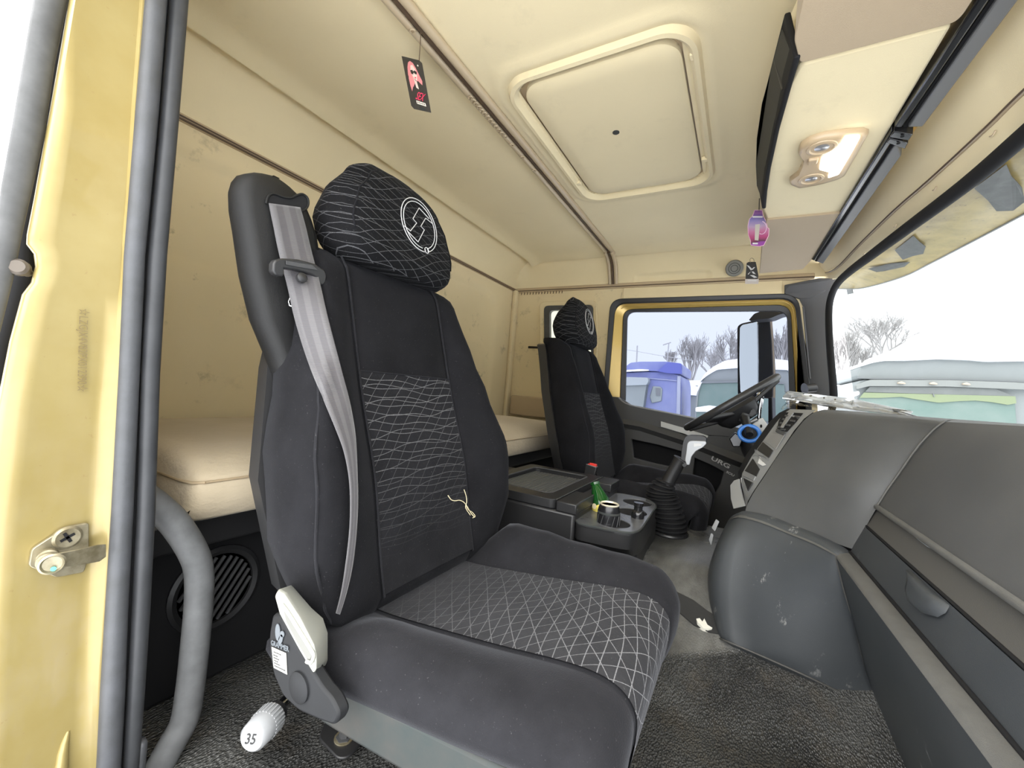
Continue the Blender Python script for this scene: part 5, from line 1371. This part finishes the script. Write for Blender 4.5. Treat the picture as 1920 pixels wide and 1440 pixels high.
for i in range(15):
    x = PY(978 + i * 5.4, 552, YD - .016).x
    tag(tube('curtain_glider', [V(x, YD - .018, ZT - .016), V(x + .003, YD - .022, ZT - .026), V(x, YD - .020, ZT - .034)], .0028, M['brown'], n=6), 'small brown curtain glider hanging under the wall rail above the small side window', 'glider', 'brown gliders under the far wall rail')

# ------------------------------------------------------------------ hanging air fresheners
YC = .80
fr1 = thing('air_freshener', 'black card air freshener showing a woman in sunglasses, hanging from the ceiling rail', 'air freshener', PY(790, 48, YC))
cardp = [PY(a, b, YC) for a, b in [(753, 105), (786, 113), (791, 118), (808, 211), (776, 204), (771, 198)]]
cpn = prism('card', cardp, (0, .0012, 0), mat('black_card', (.035, .033, .032, 1), .4), fr1, bevel=0)
c0_, cu_, cv_ = cardp[0], (PY(789, 114, YC) - cardp[0]), (PY(771, 203, YC) - cardp[0])
def K(u, v, o_=.0007): return c0_ + cu_ * u + cv_ * v + V(0, -o_, 0)
pink = mat('print_pink', (.78, .28, .30, 1), .5); skin = mat('print_skin', (.85, .66, .60, 1), .5); hot = mat('print_red', (.85, .05, .14, 1), .5); palew = mat('print_cream', (.85, .80, .72, 1), .5); blk = mat('print_black', (.02, .02, .02, 1), .5)
def pp(name, pts, m, lift): 
    q = [K(u, v, .0006 + lift) for u, v in pts]; return prism(name, q, (0, -.0002, 0), m, cpn, bevel=0, smooth=False)
pp('printed_hair', [(.30, .10), (.42, .06), (.56, .09), (.66, .17), (.78, .30), (.88, .40), (.84, .48), (.66, .42), (.52, .44), (.36, .56), (.22, .50), (.18, .34), (.22, .20)], pink, 0)
pp('printed_face', [(.40, .15), (.52, .13), (.62, .20), (.66, .30), (.62, .40), (.54, .44), (.44, .38), (.36, .27)], skin, .0003)
pp('printed_neck', [(.44, .38), (.58, .42), (.62, .58), (.50, .56)], skin, .0003)
pp('printed_sunglasses', [(.34, .25), (.46, .23), (.50, .26), (.56, .23), (.68, .25), (.66, .30), (.57, .30), (.51, .275), (.46, .32), (.37, .31)], blk, .0006)
pp('printed_lips', [(.50, .365), (.58, .355), (.60, .375), (.54, .39)], hot, .0006)
pp('printed_lock', [(.18, .40), (.30, .42), (.34, .56), (.24, .66), (.20, .56)], pink, .0003)
kx = K(.33, .79, .0012); text('printed_word', 'SEX', .027, kx, cu_, -cv_, hot, cpn, depth=.0001, sx=.70, bold=.0)
pp('printed_strip', [(.36, .815), (.82, .815), (.84, .872), (.38, .872)], palew, .0003)
for i in range(5): pp('printed_mark', [(.42 + i * .08, .828), (.46 + i * .08, .828), (.46 + i * .08, .858), (.42 + i * .08, .858)], blk, .0006)
pp('printed_oval', [(.44, .93), (.50, .915), (.72, .915), (.76, .935), (.70, .955), (.48, .955)], M['basegrey'], .0003)
pp('printed_sparkle', [(.80, .095), (.84, .115), (.80, .135), (.76, .115)], palew, .0003)
tube('string', [PY(790, 46, YC), PY(788, 80, YC), PY(786, 114, YC)], .0011, M['brown'], fr1, n=6)

YA = 1.86
f2 = thing('air_freshener', 'purple and pink bottle shaped card air freshener hanging below the black framed console end', 'air freshener', PY(1421, 393, YA))
po = [(1415, 394), (1429, 394), (1431, 405), (1436, 414), (1439, 427), (1442, 429), (1441, 442), (1435, 454), (1432, 460), (1424, 462), (1408, 460), (1407, 451), (1403, 440), (1402, 424), (1405, 411), (1411, 405)]
def purple():
    t = NT('purple_pink_print'); tc = t.n('ShaderNodeTexCoord'); s = t.n('ShaderNodeSeparateXYZ'); t.l(tc.outputs['Generated'], s.inputs[0])
    cr2 = t.n('ShaderNodeValToRGB'); e = cr2.color_ramp.elements
    e[0].position = 0; e[0].color = (.42, .07, .50, 1); e[1].position = 1; e[1].color = (.24, .06, .36, 1)
    for p, c in ((.10, (.40, .06, .48, 1)), (.13, (.10, .02, .05, 1)), (.24, (.55, .05, .22, 1)), (.40, (.70, .22, .42, 1)), (.55, (.62, .45, .66, 1)), (.70, (.32, .28, .62, 1)), (.80, (.16, .09, .42, 1)), (.86, (.35, .14, .45, 1))):
        k = e.new(p); k.color = c
    t.l(t.math('ADD', s.outputs[2], t.math('MULTIPLY', t.math('SUBTRACT', t.noise(16, 3, t.obj()), .5), .2)), cr2.inputs[0]); t.l(t.mix(.45, cr2.outputs[0], (.02, .01, .02, 1)), t.b.inputs['Base Color']); return t.m
pc = prism('card', [PY(a, b, YA) for a, b in po], (0, .002, 0), purple(), f2, bevel=.0006)
tube('card_edge', [PY(a, b, YA - .001) for a, b in po] + [PY(*po[0], YA - .001)], .0012, mat('pink_edge', (.8, .50, .62, 1), .5), pc, n=6)
prism('card_window', [PY(a, b, YA - .0015) for a, b in [(1416, 421), (1425, 420), (1422, 451), (1415, 450)]], (0, .001, 0), mat('grey_paper', (.42, .39, .34, 1), .7), pc, bevel=0)
prism('card_print', [PY(a, b, YA - .0015) for a, b in [(1411, 405), (1430, 405), (1430, 408), (1411, 408)]], (0, .001, 0), M['whitepaint'], pc, bevel=0)
prism('card_print', [PY(a, b, YA - .0015) for a, b in [(1411, 455), (1421, 455), (1421, 458), (1411, 458)]], (0, .001, 0), M['whitepaint'], pc, bevel=0)
tube('card_print', [PY(1428 + 9 * math.cos(t), 427 + 12 * math.sin(t), YA - .0015) for t in np.linspace(-1.4, 2.0, 12)], .0012, mat('pale_pink', (.8, .6, .75, 1), .5), pc, n=6)
tube('string', [PY(1424, 372, YA), PY(1423, 396, YA)], .0016, M['black'], f2, n=6)

YB = 2.40
f3 = thing('air_freshener', 'black and white card air freshener hanging against the far wall beside the round grey speaker', 'air freshener', PY(1408, 488, YB))
b_o = [(1400, 493), (1404, 491), (1417, 491), (1419, 500), (1422, 516), (1421, 523), (1398, 523), (1398, 516)]
bc = prism('card', [PY(a, b, YB) for a, b in b_o], (0, .002, 0), blk, f3, bevel=.0005)
prism('card_foot', [PY(a, b, YB - .001) for a, b in [(1397, 523), (1423, 523), (1422, 532), (1397, 532)]], (0, .003, 0), mat('grey_card_foot', (.50, .45, .42, 1), .5), f3, bevel=.0005)
for q in ([(1400, 497), (1404, 498), (1411, 505), (1408, 507)], [(1413, 501), (1416, 501), (1411, 506), (1409, 505)], [(1409, 509), (1413, 509), (1417, 514), (1412, 513)], [(1405, 511), (1408, 509), (1403, 515), (1402, 514)], [(1406, 516), (1413, 516), (1420, 520), (1414, 521)]):
    prism('card_print', [PY(a, b, YB - .0008) for a, b in q], (0, .0006, 0), M['whitepaint'], bc, bevel=0, smooth=False)
prism('card_print', [PY(a, b, YB - .0018) for a, b in [(1402, 525), (1419, 525), (1418, 527), (1402, 527)]], (0, .0006, 0), M['whitepaint'], bc, bevel=0, smooth=False)
tube('card_loop', [PY(1407, 492, YB), PY(1406, 487, YB), PY(1409, 484, YB), PY(1413, 486, YB), PY(1414, 491, YB)], .0018, M['rail'], f3, n=6, smooth=3)

sk_ = thing('wall_speaker', 'round grey speaker cover on the beige wall above the driver door', 'speaker', PY(1377, 503, 2.70))
c_ = PY(1377, 503, 2.705)
sg_ = mat('grey_speaker_cloth', (.22, .22, .20, 1), .7, grain=900)
lathe('speaker_cover', [(.047, .02), (.047, -.004), (.043, -.009), (.0, -.011)], c_, sg_, sk_, axis=(0, 1, .35), n=32)
for r in (.030, .018): 
    ax_ = V(0, 1, .35).normalized(); u = ax_.orthogonal().normalized(); w = ax_.cross(u)
    tube('cover_ring', [c_ - ax_ * .0105 + (u * math.cos(t) + w * math.sin(t)) * r for t in np.linspace(0, 2 * PI, 28)], .0012, M['basegrey'], bpy.data.objects['speaker_cover'], n=6)

# ------------------------------------------------------------------ steering wheel and column
YW = 2.06
wl, wr2 = PY(1289, 801, YW), PY(1456, 707, YW)
wc = (wl + wr2) / 2; RW = (wr2 - wl).length / 2
dx = (wr2 - wl).normalized(); dyv = V(0, 1, .03).normalized(); dyv = (dyv - dx * dyv.dot(dx)).normalized(); ax = dx.cross(dyv).normalized()
if ax.z < 0: ax = -ax
sw = thing('steering_wheel', 'black steering wheel seen nearly edge on in front of the driver door window', 'steering wheel', wc)
rim = []
for i in range(48):
    a = 2 * PI * i / 48; c = wc + (dx * math.cos(a) + dyv * math.sin(a)) * RW; rd = (c - wc).normalized()
    rim.append([c + (rd * math.cos(t) + ax * math.sin(t)) * .0155 for t in np.linspace(0, 2 * PI, 12, endpoint=False)])
v = [p for r in rim for p in r]; f = [(i * 12 + j, i * 12 + (j + 1) % 12, ((i + 1) % 48) * 12 + (j + 1) % 12, ((i + 1) % 48) * 12 + j) for i in range(48) for j in range(12)]
obj('rim', v, f, mat('black_leather', (.030, .030, .031, 1), .35), sw, angle=180)
lathe('hub', [(.0, -.012), (.09, -.018), (.10, -.035), (.085, -.07), (.06, -.095), (.0, -.10)], wc, M['black'], sw, axis=ax, n=28)
for a in (0, PI, .5 * PI + .5, 1.5 * PI - .5, ):
    d = dx * math.cos(a) + dyv * math.sin(a); t_ = ax.cross(d)
    p0, p1 = wc + d * .07 - ax * .035, wc + d * RW - ax * .002
    q = [p0 - t_ * .04, p0 + t_ * .04, p1 + t_ * .022, p1 - t_ * .022]; prism('spoke', q, -ax * .02, M['black'], sw, bevel=.005)
col = thing('steering_column', 'dark steering column with stalks below the steering wheel', 'steering column', wc - ax * .2)
tube('column_shroud', [wc - ax * .112, wc - ax * .16 + V(.01, 0, 0), PY(1418, 830, YW) + V(0, 0, -.02), PY(1450, 900, YW)], [.058, .062, .058, .055], M['black'], col, n=20, smooth=4)
def cyp(name, pts, y, m, th=.03): return prism(name, [PY(a, b, y) for a, b in pts], (0, th, 0), m, col, bevel=.004)
cyp('stalk_block', [(1358, 774), (1377, 767), (1389, 776), (1387, 784), (1369, 792), (1363, 787)], YW - .07, M['darkgrey'], .05)
cyp('stalk_block', [(1401, 771), (1413, 766), (1419, 776), (1410, 783), (1401, 781)], YW - .07, M['darkgrey'], .05)
tube('stalk', [PY(1396, 783, YW - .10), PY(1400, 797, YW - .14), PY(1405, 815, YW - .18)], [.018, .015, .014], M['black'], col, n=14)
lathe('stalk_cap', [(.0, -.02), (.016, -.018), (.018, .0), (.016, .018), (.0, .02)], PY(1396, 784, YW - .10), M['darkgrey'], col, axis=(.3, .2, 1), n=16)
tube('silver_lever', [PY(1421, 742, YW - .02), PY(1425, 738, YW - .02), PY(1428, 745, YW - .02), PY(1425, 765, YW - .02), PY(1423, 786, YW - .02)], [.006, .008, .009, .008, .007], M['chrome'], col, n=10, smooth=4)
cyp('silver_plate', [(1408, 797), (1424, 785), (1430, 783), (1441, 799), (1432, 812), (1421, 810)], YW - .08, mat('brushed_plate', (.46, .46, .44, 1), .4, .3), .004)
prism('plate_hole', [PY(1427 + 2.2 * math.cos(t), 799 + 3.2 * math.sin(t), YW - .081) for t in np.linspace(0, 2 * PI, 12, endpoint=False)], (0, .0008, 0), M['black_matte'], col, bevel=0)
tube('column_rod', [PY(1406, 792, YW - .09), PY(1420, 786, YW - .09)], .007, M['silver'], col, n=10)
cyp('ignition_box', [(1367, 823), (1378, 811), (1384, 815), (1392, 826), (1388, 838), (1374, 838)], YW - .06, M['blackgloss'], .05)
rg = PY(1405, 813, YW - .16)
rr = []
vdir = (-Vector(rg)).normalized(); u = V(1, 0, .1); u = (u - vdir * u.dot(vdir)).normalized(); w = vdir.cross(u)
rad = 16.5 * (rg.length * F / math.hypot(F, math.hypot(1405 - 960, 813 - 720))) / F
tag(tube('blue_ring', [rg + (u * math.cos(t) + w * math.sin(t) * .86) * rad for t in np.linspace(0, 2 * PI, 30)], rad * .23, mat('blue_plastic', (.045, .20, .62, 1), .3), n=14), 'bright blue ring hanging round the stalk under the steering wheel', 'ring')
# driver side lower dash behind the column
box('driver_dash', (.10, 1.62, -.62), (.60, YD - .06, -.16), M['black_matte'], da, bevel=.03)
box('driver_cowl', (.16, 1.72, -.17), (.58, YD - .10, -.03), M['black_matte'], da, bevel=.03)

# ------------------------------------------------------------------ crumbs and scrap on the floor
def onF(px, py):
    r = ray(px, py); r = r / np.linalg.norm(r)
    for k in np.linspace(.5, 3.2, 2600):
        p = r * k
        if p[2] <= floor_z(p[0], p[1]): return Vector(p)
    return Vector(r)
pm = mat('dirty_white_paper', (.72, .70, .62, 1), .8)
sc = onF(1318, 1176); rows = []
random.seed(3)
q = [onF(a, b) for a, b in [(1306, 1168), (1312, 1167), (1316, 1171), (1322, 1169), (1327, 1178), (1333, 1184), (1326, 1186), (1318, 1184), (1312, 1180), (1307, 1175)]]
v, f = hexa(q, [p + V(random.uniform(-.003, .003), 0, .008 + random.uniform(0, .006)) for p in q])
tag(obj('paper_scrap', v, f, pm, angle=20), 'crumpled dirty white paper scrap on the floor at the foot of the dash', 'paper')
q = [onF(a, b) for a, b in [(1232, 1098), (1268, 1112), (1300, 1128), (1326, 1148), (1346, 1160), (1352, 1192), (1330, 1188), (1300, 1174), (1268, 1146), (1236, 1126)]]
v, f = hexa([p + V(0, 0, .002) for p in q], [p + V(0, 0, .005) for p in q]); obj('mat_seam', v, f, mat('dark_mat_edge', (.022, .022, .021, 1), .8, grain=600), bpy.data.objects['floor'])


# ------------------------------------------------------------------ outside
ZG = ZF - 1.25
gr_ = struct(obj('ground', [(-90, -60, ZG), (120, -60, ZG), (120, 160, ZG), (-90, 160, ZG)], [(0, 1, 2, 3)], M['snow']))
# exterior sun visor
ev = thing('exterior_sun_visor', 'stained gold exterior sun visor with dark patches over the windscreen', 'sun visor', PX(1800, 420, .75))
evl = [(1560, 540, .60), (1600, 541, .66), (1633, 536, .70), (1693, 518, .755), (1744, 493, .79), (1811, 458, .82), (1920, 400, .85), (2080, 310, .86), (2300, 190, .84)]
evu = [(1560, 520, .47), (1600, 490, .50), (1640, 455, .515), (1700, 405, .53), (1750, 362, .545), (1811, 315, .56), (1920, 215, .58), (2080, 80, .58), (2300, -100, .56)]
lo_p, up_p = [PX(*a) for a in evl], [PX(*a) for a in evu]
def visor_mat():
    t = NT('stained_gold'); v = t.obj(); b = t.b; b.inputs['Roughness'].default_value = .4
    n = t.ramp(t.noise(9, 6, v, .7), .40, .72); c = t.mix(n, (.33, .25, .085, 1), (.19, .145, .045, 1))
    s = t.ramp(t.noise(34, 4, v, .7), .62, .68); c = t.mix(t.math('MULTIPLY', s, .75), c, (.10, .075, .03, 1))
    t.l(c, b.inputs['Base Color']); return t.m
vis = grid('visor_shell', [crom(up_p, 4), crom([a + (b - a) * .5 + V(0, 0, .012) for a, b in zip(up_p, lo_p)], 4), crom(lo_p, 4)], visor_mat(), ev, angle=180, solid=.006)
tube('visor_edge', crom([p + V(0, 0, -.002) for p in lo_p], 4), .005, M['truck_trim'], ev, n=8)
patchm = mat('grey_visor_patch', (.014, .016, .014, 1), .5, var=.55, varscale=28, alt=(.045, .05, .044, 1))
def onV(px, py):
    best = None; cu, cl = crom(up_p, 4), crom(lo_p, 4); r = Vector(ray(px, py)).normalized()
    for i in range(len(cu)):
        for t in np.linspace(0, 1, 25):
            p = Vector(cu[i]) + (Vector(cl[i]) - Vector(cu[i])) * t; k = p.dot(r); d = (p - r * k).length
            if best is None or d < best[0]: best = (d, k)
    return r * (best[1] - .012)
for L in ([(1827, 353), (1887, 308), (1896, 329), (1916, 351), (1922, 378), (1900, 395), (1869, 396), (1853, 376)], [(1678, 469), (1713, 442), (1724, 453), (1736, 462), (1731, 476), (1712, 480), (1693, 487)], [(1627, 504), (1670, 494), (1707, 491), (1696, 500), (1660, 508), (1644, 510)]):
    q = [onV(a, b) for a, b in L]; prism('visor_patch', q, (-.001, -.0015, -.001), patchm, vis, bevel=0, smooth=False)  # thin dark grey patches lying on the visor shell
prism('visor_tab', [PX(a, b, .655) for a, b in [(1587, 541), (1597, 540), (1599, 550), (1589, 552)]], (.004, 0, 0), M['truck_line'], ev, bevel=0)

def TP(L, y, r=0, n=3):
    q = [PY(a, b, y) for a, b in L]; return roundpoly(q, r, n) if r else q
# white cab-over truck facing us, seen through the windscreen
Y1 = 7.9
tk = thing('truck', 'snow covered white truck cab with green sun strip, facing us through the windscreen', 'truck', V(2.6, Y1 + 1.2, ZG))
def tp(name, L, y, m, th, r=0, par=None, bevel=.02): return prism(name, TP(L, y, r), (0, th, 0), m, par or tk, bevel=bevel)
body = tp('cab_body', [(1604, 745), (1606, 712), (1925, 722), (1960, 760), (1960, 1000), (1600, 1000)], Y1, M['truck_white'], 2.0, .1)
tp('roof_fairing', [(1606, 710), (1609, 696), (1614, 686), (1636, 675), (1700, 669), (1780, 664), (1860, 665), (1930, 668), (1965, 690), (1965, 724)], Y1 + .05, M['truck_white'], 1.9, .08)
tp('snow_layer', [(1612, 688), (1634, 673), (1698, 666), (1740, 661), (1817, 660), (1900, 663), (1960, 668), (1960, 676), (1850, 678), (1820, 675), (1760, 673), (1700, 676), (1660, 676), (1636, 680)], Y1 - .02, M['snow'], 1.9, .04)
tp('rear_roof', [(1655, 672), (1660, 660), (1679, 655), (1728, 650), (1800, 652), (1837, 657), (1960, 655), (1960, 690), (1655, 690)], Y1 + 2.4, M['snow'], 1.6, .05)
tp('dark_gap', [(1607, 707), (1640, 709), (1780, 710), (1900, 714), (1960, 716), (1960, 718), (1900, 716), (1780, 712), (1640, 711), (1607, 709)], Y1 - .03, M['truck_line'], .03, bevel=0)  # thin dark line under the roof fairing
tp('sun_visor_band', [(1605, 722), (1632, 712), (1780, 713), (1900, 717), (1960, 722), (1960, 732), (1880, 729), (1780, 725), (1630, 724), (1606, 730)], Y1 - .10, M['truck_trim'], .12, .02)
for a, b in ((1691, 718), (1751, 719), (1813, 720)):
    tp('marker_lamp', [(a - 7, b - 1), (a, b - 3), (a + 7, b), (a + 7, b + 2), (a - 7, b + 1)], Y1 - .16, mat('marker_lens', (.45, .36, .28, 1), .4), .05, bevel=.005)
ws = tp('windscreen', [(1611, 745), (1630, 725), (1780, 726), (1866, 729), (1903, 745), (1912, 860), (1600, 860)], Y1 - .04, M['truck_glass'], .04, .05)
tp('dark_band', [(1622, 735), (1631, 725), (1780, 726), (1866, 729), (1902, 743), (1780, 740)], Y1 - .06, mat('grey_glass_band', (.15, .162, .162, 1), .5, var=.2), .02, bevel=0, par=ws)
tp('green_strip', [(1612, 746), (1620, 736), (1780, 740), (1904, 743), (1906, 756), (1890, 759), (1860, 754), (1830, 751), (1800, 752), (1760, 755), (1720, 749), (1690, 744), (1650, 746)], Y1 - .065, M['truck_strip'], .02, bevel=0, par=ws)
tp('wiper', [(1749, 738), (1751, 738), (1753, 744), (1751, 744)], Y1 - .08, M['truck_line'], .02, bevel=0, par=ws)
tp('mirror_arm', [(1588, 744), (1598, 736), (1611, 733), (1612, 740), (1600, 744), (1593, 748)], Y1 - .3, M['snow'], .12, .02, bevel=.02)
# second pale truck in the side window
Y2 = 10.5
tk = thing('truck', 'snow topped pale truck with a teal windscreen behind the wing mirror', 'truck', V(.5, Y2 + 1.2, ZG))
body = tp('cab_body', [(1303, 780), (1306, 745), (1314, 717), (1326, 700), (1345, 690), (1382, 687), (1475, 690), (1500, 740), (1500, 900), (1300, 900)], Y2, M['truck_white'], 2.2, .1)
tp('roof_snow', [(1312, 716), (1322, 700), (1338, 687), (1360, 676), (1390, 672), (1440, 672), (1480, 676), (1495, 700), (1480, 694), (1382, 690), (1345, 693), (1326, 704)], Y2 - .05, M['snow'], 2.2, .05)
ws = tp('windscreen', [(1306, 768), (1308, 740), (1313, 718), (1390, 717), (1470, 720), (1480, 790), (1306, 790)], Y2 - .05, M['truck_glass'], .05, .03)
tp('screen_frame', [(1312, 719), (1314, 715), (1390, 714), (1470, 717), (1470, 720), (1390, 717)], Y2 - .08, M['truck_line'], .03, bevel=0)
tp('screen_frame', [(1303, 770), (1306, 740), (1313, 717), (1315, 719), (1309, 742), (1307, 770)], Y2 - .08, M['truck_trim'], .03, bevel=0)
tp('snow_sill', [(1304, 764), (1330, 760), (1350, 763), (1365, 772), (1304, 772)], Y2 - .12, M['snow'], .08, .03, par=ws)
tp('mirror_arm', [(1306, 728), (1312, 718), (1316, 716), (1312, 724), (1308, 733)], Y2 - .3, M['snow'], .1, bevel=0)
# blue truck
Y3 = 12.
tk = thing('truck', 'frosted blue truck cab at the left edge of the driver door window', 'truck', V(-2.5, Y3 + 1, ZG))
body = tp('cab_body', [(1150, 700), (1210, 697), (1240, 697), (1276, 703), (1279, 720), (1277, 900), (1150, 900)], Y3, M['truck_blue'], 2.2, .08)
tp('roof_fairing', [(1160, 700), (1172, 688), (1182, 680), (1200, 678), (1250, 678), (1277, 681), (1280, 686), (1279, 702), (1252, 700), (1230, 696), (1200, 695)], Y3 - .05, M['truck_blue'], 2.2, .06)
tp('fairing_cheek', [(1232, 696), (1252, 679), (1277, 682), (1279, 701), (1254, 700)], Y3 - .12, mat('clean_blue_paint', (.085, .10, .34, 1), .4), .06, .02)
tp('cargo_box', [(1140, 715), (1214, 714), (1211, 728), (1205, 770), (1200, 900), (1140, 900)], Y3 - .3, M['truck_pale'], .3, .03)
tp('box_top', [(1140, 706), (1214, 708), (1216, 715), (1212, 722), (1140, 724)], Y3 - .35, mat('pale_frost_grey', (.30, .33, .34, 1), .6), .3, .03)
tp('snow_layer', [(1172, 694), (1200, 692), (1216, 693), (1216, 695), (1172, 697)], Y3 - .1, M['snow'], .5, bevel=0)
pn = tp('door_window', [(1224, 724), (1238, 725), (1242, 730), (1240, 752), (1222, 756), (1218, 744)], Y3 - .04, mat('frosted_door_glass', (.25, .28, .28, 1), .4), .05, .02)
tp('dark_pane', [(1229, 727), (1238, 728), (1238, 742), (1230, 742)], Y3 - .06, M['truck_line'], .02, bevel=0, par=pn)
tp('white_stripe', [(1270, 705), (1276, 705), (1275, 790), (1268, 790)], Y3 - .05, mat('frost_stripe', (.33, .35, .44, 1), .6), .05, bevel=0)
tp('seam_line', [(1212, 708), (1250, 711), (1277, 714), (1277, 716), (1250, 713), (1212, 710)], Y3 - .03, mat('pale_blue_seam', (.26, .28, .42, 1), .6), .03, bevel=0)
# far yard wall with snow and a snowed-in van between the trucks
struct(prism('wall_far', TP([(1270, 722), (1313, 720), (1313, 800), (1270, 800)], 24), (0, .3, 0), M['wall_far'], bevel=0))
prism('wall_cap', TP([(1270, 714), (1315, 713), (1315, 722), (1270, 724)], 23.8), (0, .7, 0), M['snow'], bpy.data.objects['wall_far'], bevel=0)
vn = thing('van', 'snow covered white van between the blue truck and the pale truck', 'van', PY(1290, 775, 16))
tkk = tk; tk = vn
tp('van_roof', [(1276, 728), (1282, 722), (1304, 723), (1310, 730), (1310, 742), (1276, 740)], 16, M['snow'], 2.5, .05)
tp('van_body', [(1276, 738), (1309, 742), (1306, 800), (1276, 800)], 16.05, M['truck_white'], 2.4, .04)
tp('van_window', [(1278, 742), (1296, 743), (1296, 747), (1278, 746)], 15.98, M['truck_line'], .05, bevel=0)
tk = tkk
struct(prism('wall_yard', TP([(1566, 703), (1612, 704), (1612, 724), (1566, 722)], 30), (0, .3, 0), M['wall_far'], bevel=0)); 
prism('wall_cap', TP([(1566, 720), (1616, 724), (1616, 740), (1566, 738)], 29), (0, 1, 0), M['snow'], bpy.data.objects['wall_yard'], bevel=0)

# bare frosted trees
def tree(name, bx, by, tx, ty, y, lab, seed, hw=40, lv=6):
    """bare crown: limbs fan up from a forked trunk; scaled to its height and half width"""
    rnd = random.Random(seed)
    foot = PY(bx, by, y); H = PY(tx, ty, y).z - foot.z; W = abs(PY(bx + hw, by, y).x - foot.x)
    crown, trunk = [], []
    def br(p, d, L, r, k):
        b = V(rnd.uniform(-1, 1), rnd.uniform(-1, 1), 0) * (L * .08)
        m_ = p + d * (L * .5) + b; q = p + d * L
        (trunk if k < 2 else crown).append(([p, m_, q], [r, r * .85, r * .7]))
        if k >= lv: return
        for i in range(3 if k < 5 else 2):
            a = rnd.uniform(0, 2 * PI); sp = rnd.uniform(.25, .75)
            nd = (d + V(math.cos(a), math.sin(a), 0) * sp + V(0, 0, .16)).normalized()
            st = p + (q - p) * (1 if i == 0 else rnd.uniform(.45, 1.0))
            br(st, nd, L * rnd.uniform(.62, .86), r * .66, k + 1)
    for i in range(4):
        a = 2 * PI * i / 4 + rnd.uniform(-.5, .5); sp = rnd.uniform(.15, .7)
        br(V(0, 0, 0), V(math.cos(a) * sp, math.sin(a) * sp, 1).normalized(), .30, .020, 1)
    allp = [p for P_, r in crown for p in P_]; zm = max(p.z for p in allp); xm = sorted(abs(p.x) for p in allp)[int(len(allp) * .97)]
    t = thing(name, lab, 'tree', V(foot.x, y, ZG))
    def build(nm, L):
        g = []
        for P_, r in L:
            g.append(tubeg([V(foot.x + p.x / xm * W, y + p.y / xm * W, foot.z + p.z / zm * H) for p in P_], [max(q * H, .011) for q in r], 4, cap=False))
        return g
    g = build('trunk', trunk); g.append(tubeg([V(foot.x, y, ZG), V(foot.x + .05, y, (ZG + foot.z) / 2), V(foot.x, y, foot.z + .02 * H)], [.034 * H, .03 * H, .026 * H], 8, cap=False))
    v, f = join(g); obj('trunk', v, f, M['bark'], t)
    v, f = join(build('branches', crown)); obj('branches', v, f, M['bark'], t, smooth=False)
tree('bare_tree', 1652, 680, 1662, 583, 40, 'wide bare frosted tree behind the white truck, the largest in the windscreen', 11, 66, 6)
tree('bare_tree', 1578, 725, 1580, 612, 33, 'bare tree beside the windscreen pillar, left of the widest tree', 5, 26, 6)
tree('bare_tree', 1606, 722, 1610, 640, 48, 'low bare tree between the pillar side tree and the widest tree', 8, 26, 6)
tree('bare_tree', 1295, 722, 1297, 624, 38, 'tall bare frosted tree in the middle of the driver door window', 21, 26, 6)
tree('bare_tree', 1334, 718, 1336, 645, 58, 'bushy bare frosted tree just right of the tall one in the door window', 31, 36, 6)
tree('bare_tree', 1368, 706, 1366, 608, 48, 'bare frosted tree directly left of the wing mirror', 41, 30, 6)
tree('bare_tree', 1256, 692, 1256, 654, 46, 'small bare tree rising above the blue truck cab', 51, 12, 6)
tree('bare_tree', 1464, 722, 1466, 598, 30, 'bare tree seen right of the wing mirror in the door window', 61, 18, 6)

# poles
pm_ = mat('pole_grey', (.30, .30, .31, 1), .7)
p0 = PY(1194, 720, 30); p1 = PY(1195, 648, 30)
tag(tube('lamp_post', [V(p0.x, 30, ZG), p1], .05, pm_, n=8), 'thin plain pole rising behind the blue truck', 'pole')
p1 = PY(1254, 643, 28); am = thing('antenna_mast', 'thin mast with a crossbar antenna above the blue truck', 'antenna', V(p1.x, 28, ZG))
tube('mast', [V(p1.x, 28, ZG), p1], .035, pm_, am, n=8); tube('crossbar', [PY(1243, 647, 28), PY(1258, 642, 28)], .04, pm_, am, n=6)
lp_ = bpy.data.objects['lamp_post']; (tube('overhead_wire', [PY(1150, 652, 30), PY(1195, 659, 30), PY(1245, 668, 30), PY(1300, 676, 30)], .018, pm_, lp_, n=5, smooth=3))

# wing mirror on the driver door
YM = 3.02
mr = thing('wing_mirror', 'tall black wing mirror outside the driver door window', 'mirror', PY(1415, 740, YM))
hs_ = prism('mirror_housing', TP([(1382, 612), (1390, 606), (1424, 599), (1443, 598), (1447, 640), (1450, 705), (1449, 748), (1383, 742)], YM + .13, .02), (.02, .09, 0), M['black'], mr, bevel=.012, seg=3)
mirr = NT('mirror_glass'); mirr.b.inputs['Metallic'].default_value = 1; mirr.b.inputs['Roughness'].default_value = .06; mirr.b.inputs['Base Color'].default_value = (.62, .66, .65, 1)
prism('mirror_glass', roundpoly([PY(a, b, 3.12 - .20 * (a - 1387) / 34) for a, b in [(1387, 614), (1392, 609), (1420, 603), (1421, 660), (1421, 738), (1388, 735), (1386, 680)]], .012, 3), (.004, .004, 0), mirr.m, mr, bevel=.002)
prism('mirror_arm', TP([(1403, 601), (1414, 588), (1428, 583), (1475, 583), (1480, 586), (1460, 590), (1444, 597)], YM - .02, .01), (.03, .10, 0), M['darkgrey'], mr, bevel=.01)
prism('mirror_bracket', TP([(1440, 745), (1448, 745), (1452, 900), (1440, 900)], YM, .0), (.02, .05, 0), M['black'], mr, bevel=.004)
prism('pillar_edge', TP([(1443, 600), (1448, 600), (1454, 700), (1453, 830), (1445, 830), (1448, 700)], YM + .14, .0), (0, .02, 0), mat('pale_beige_edge', (.62, .52, .40, 1), .5), mr, bevel=0)
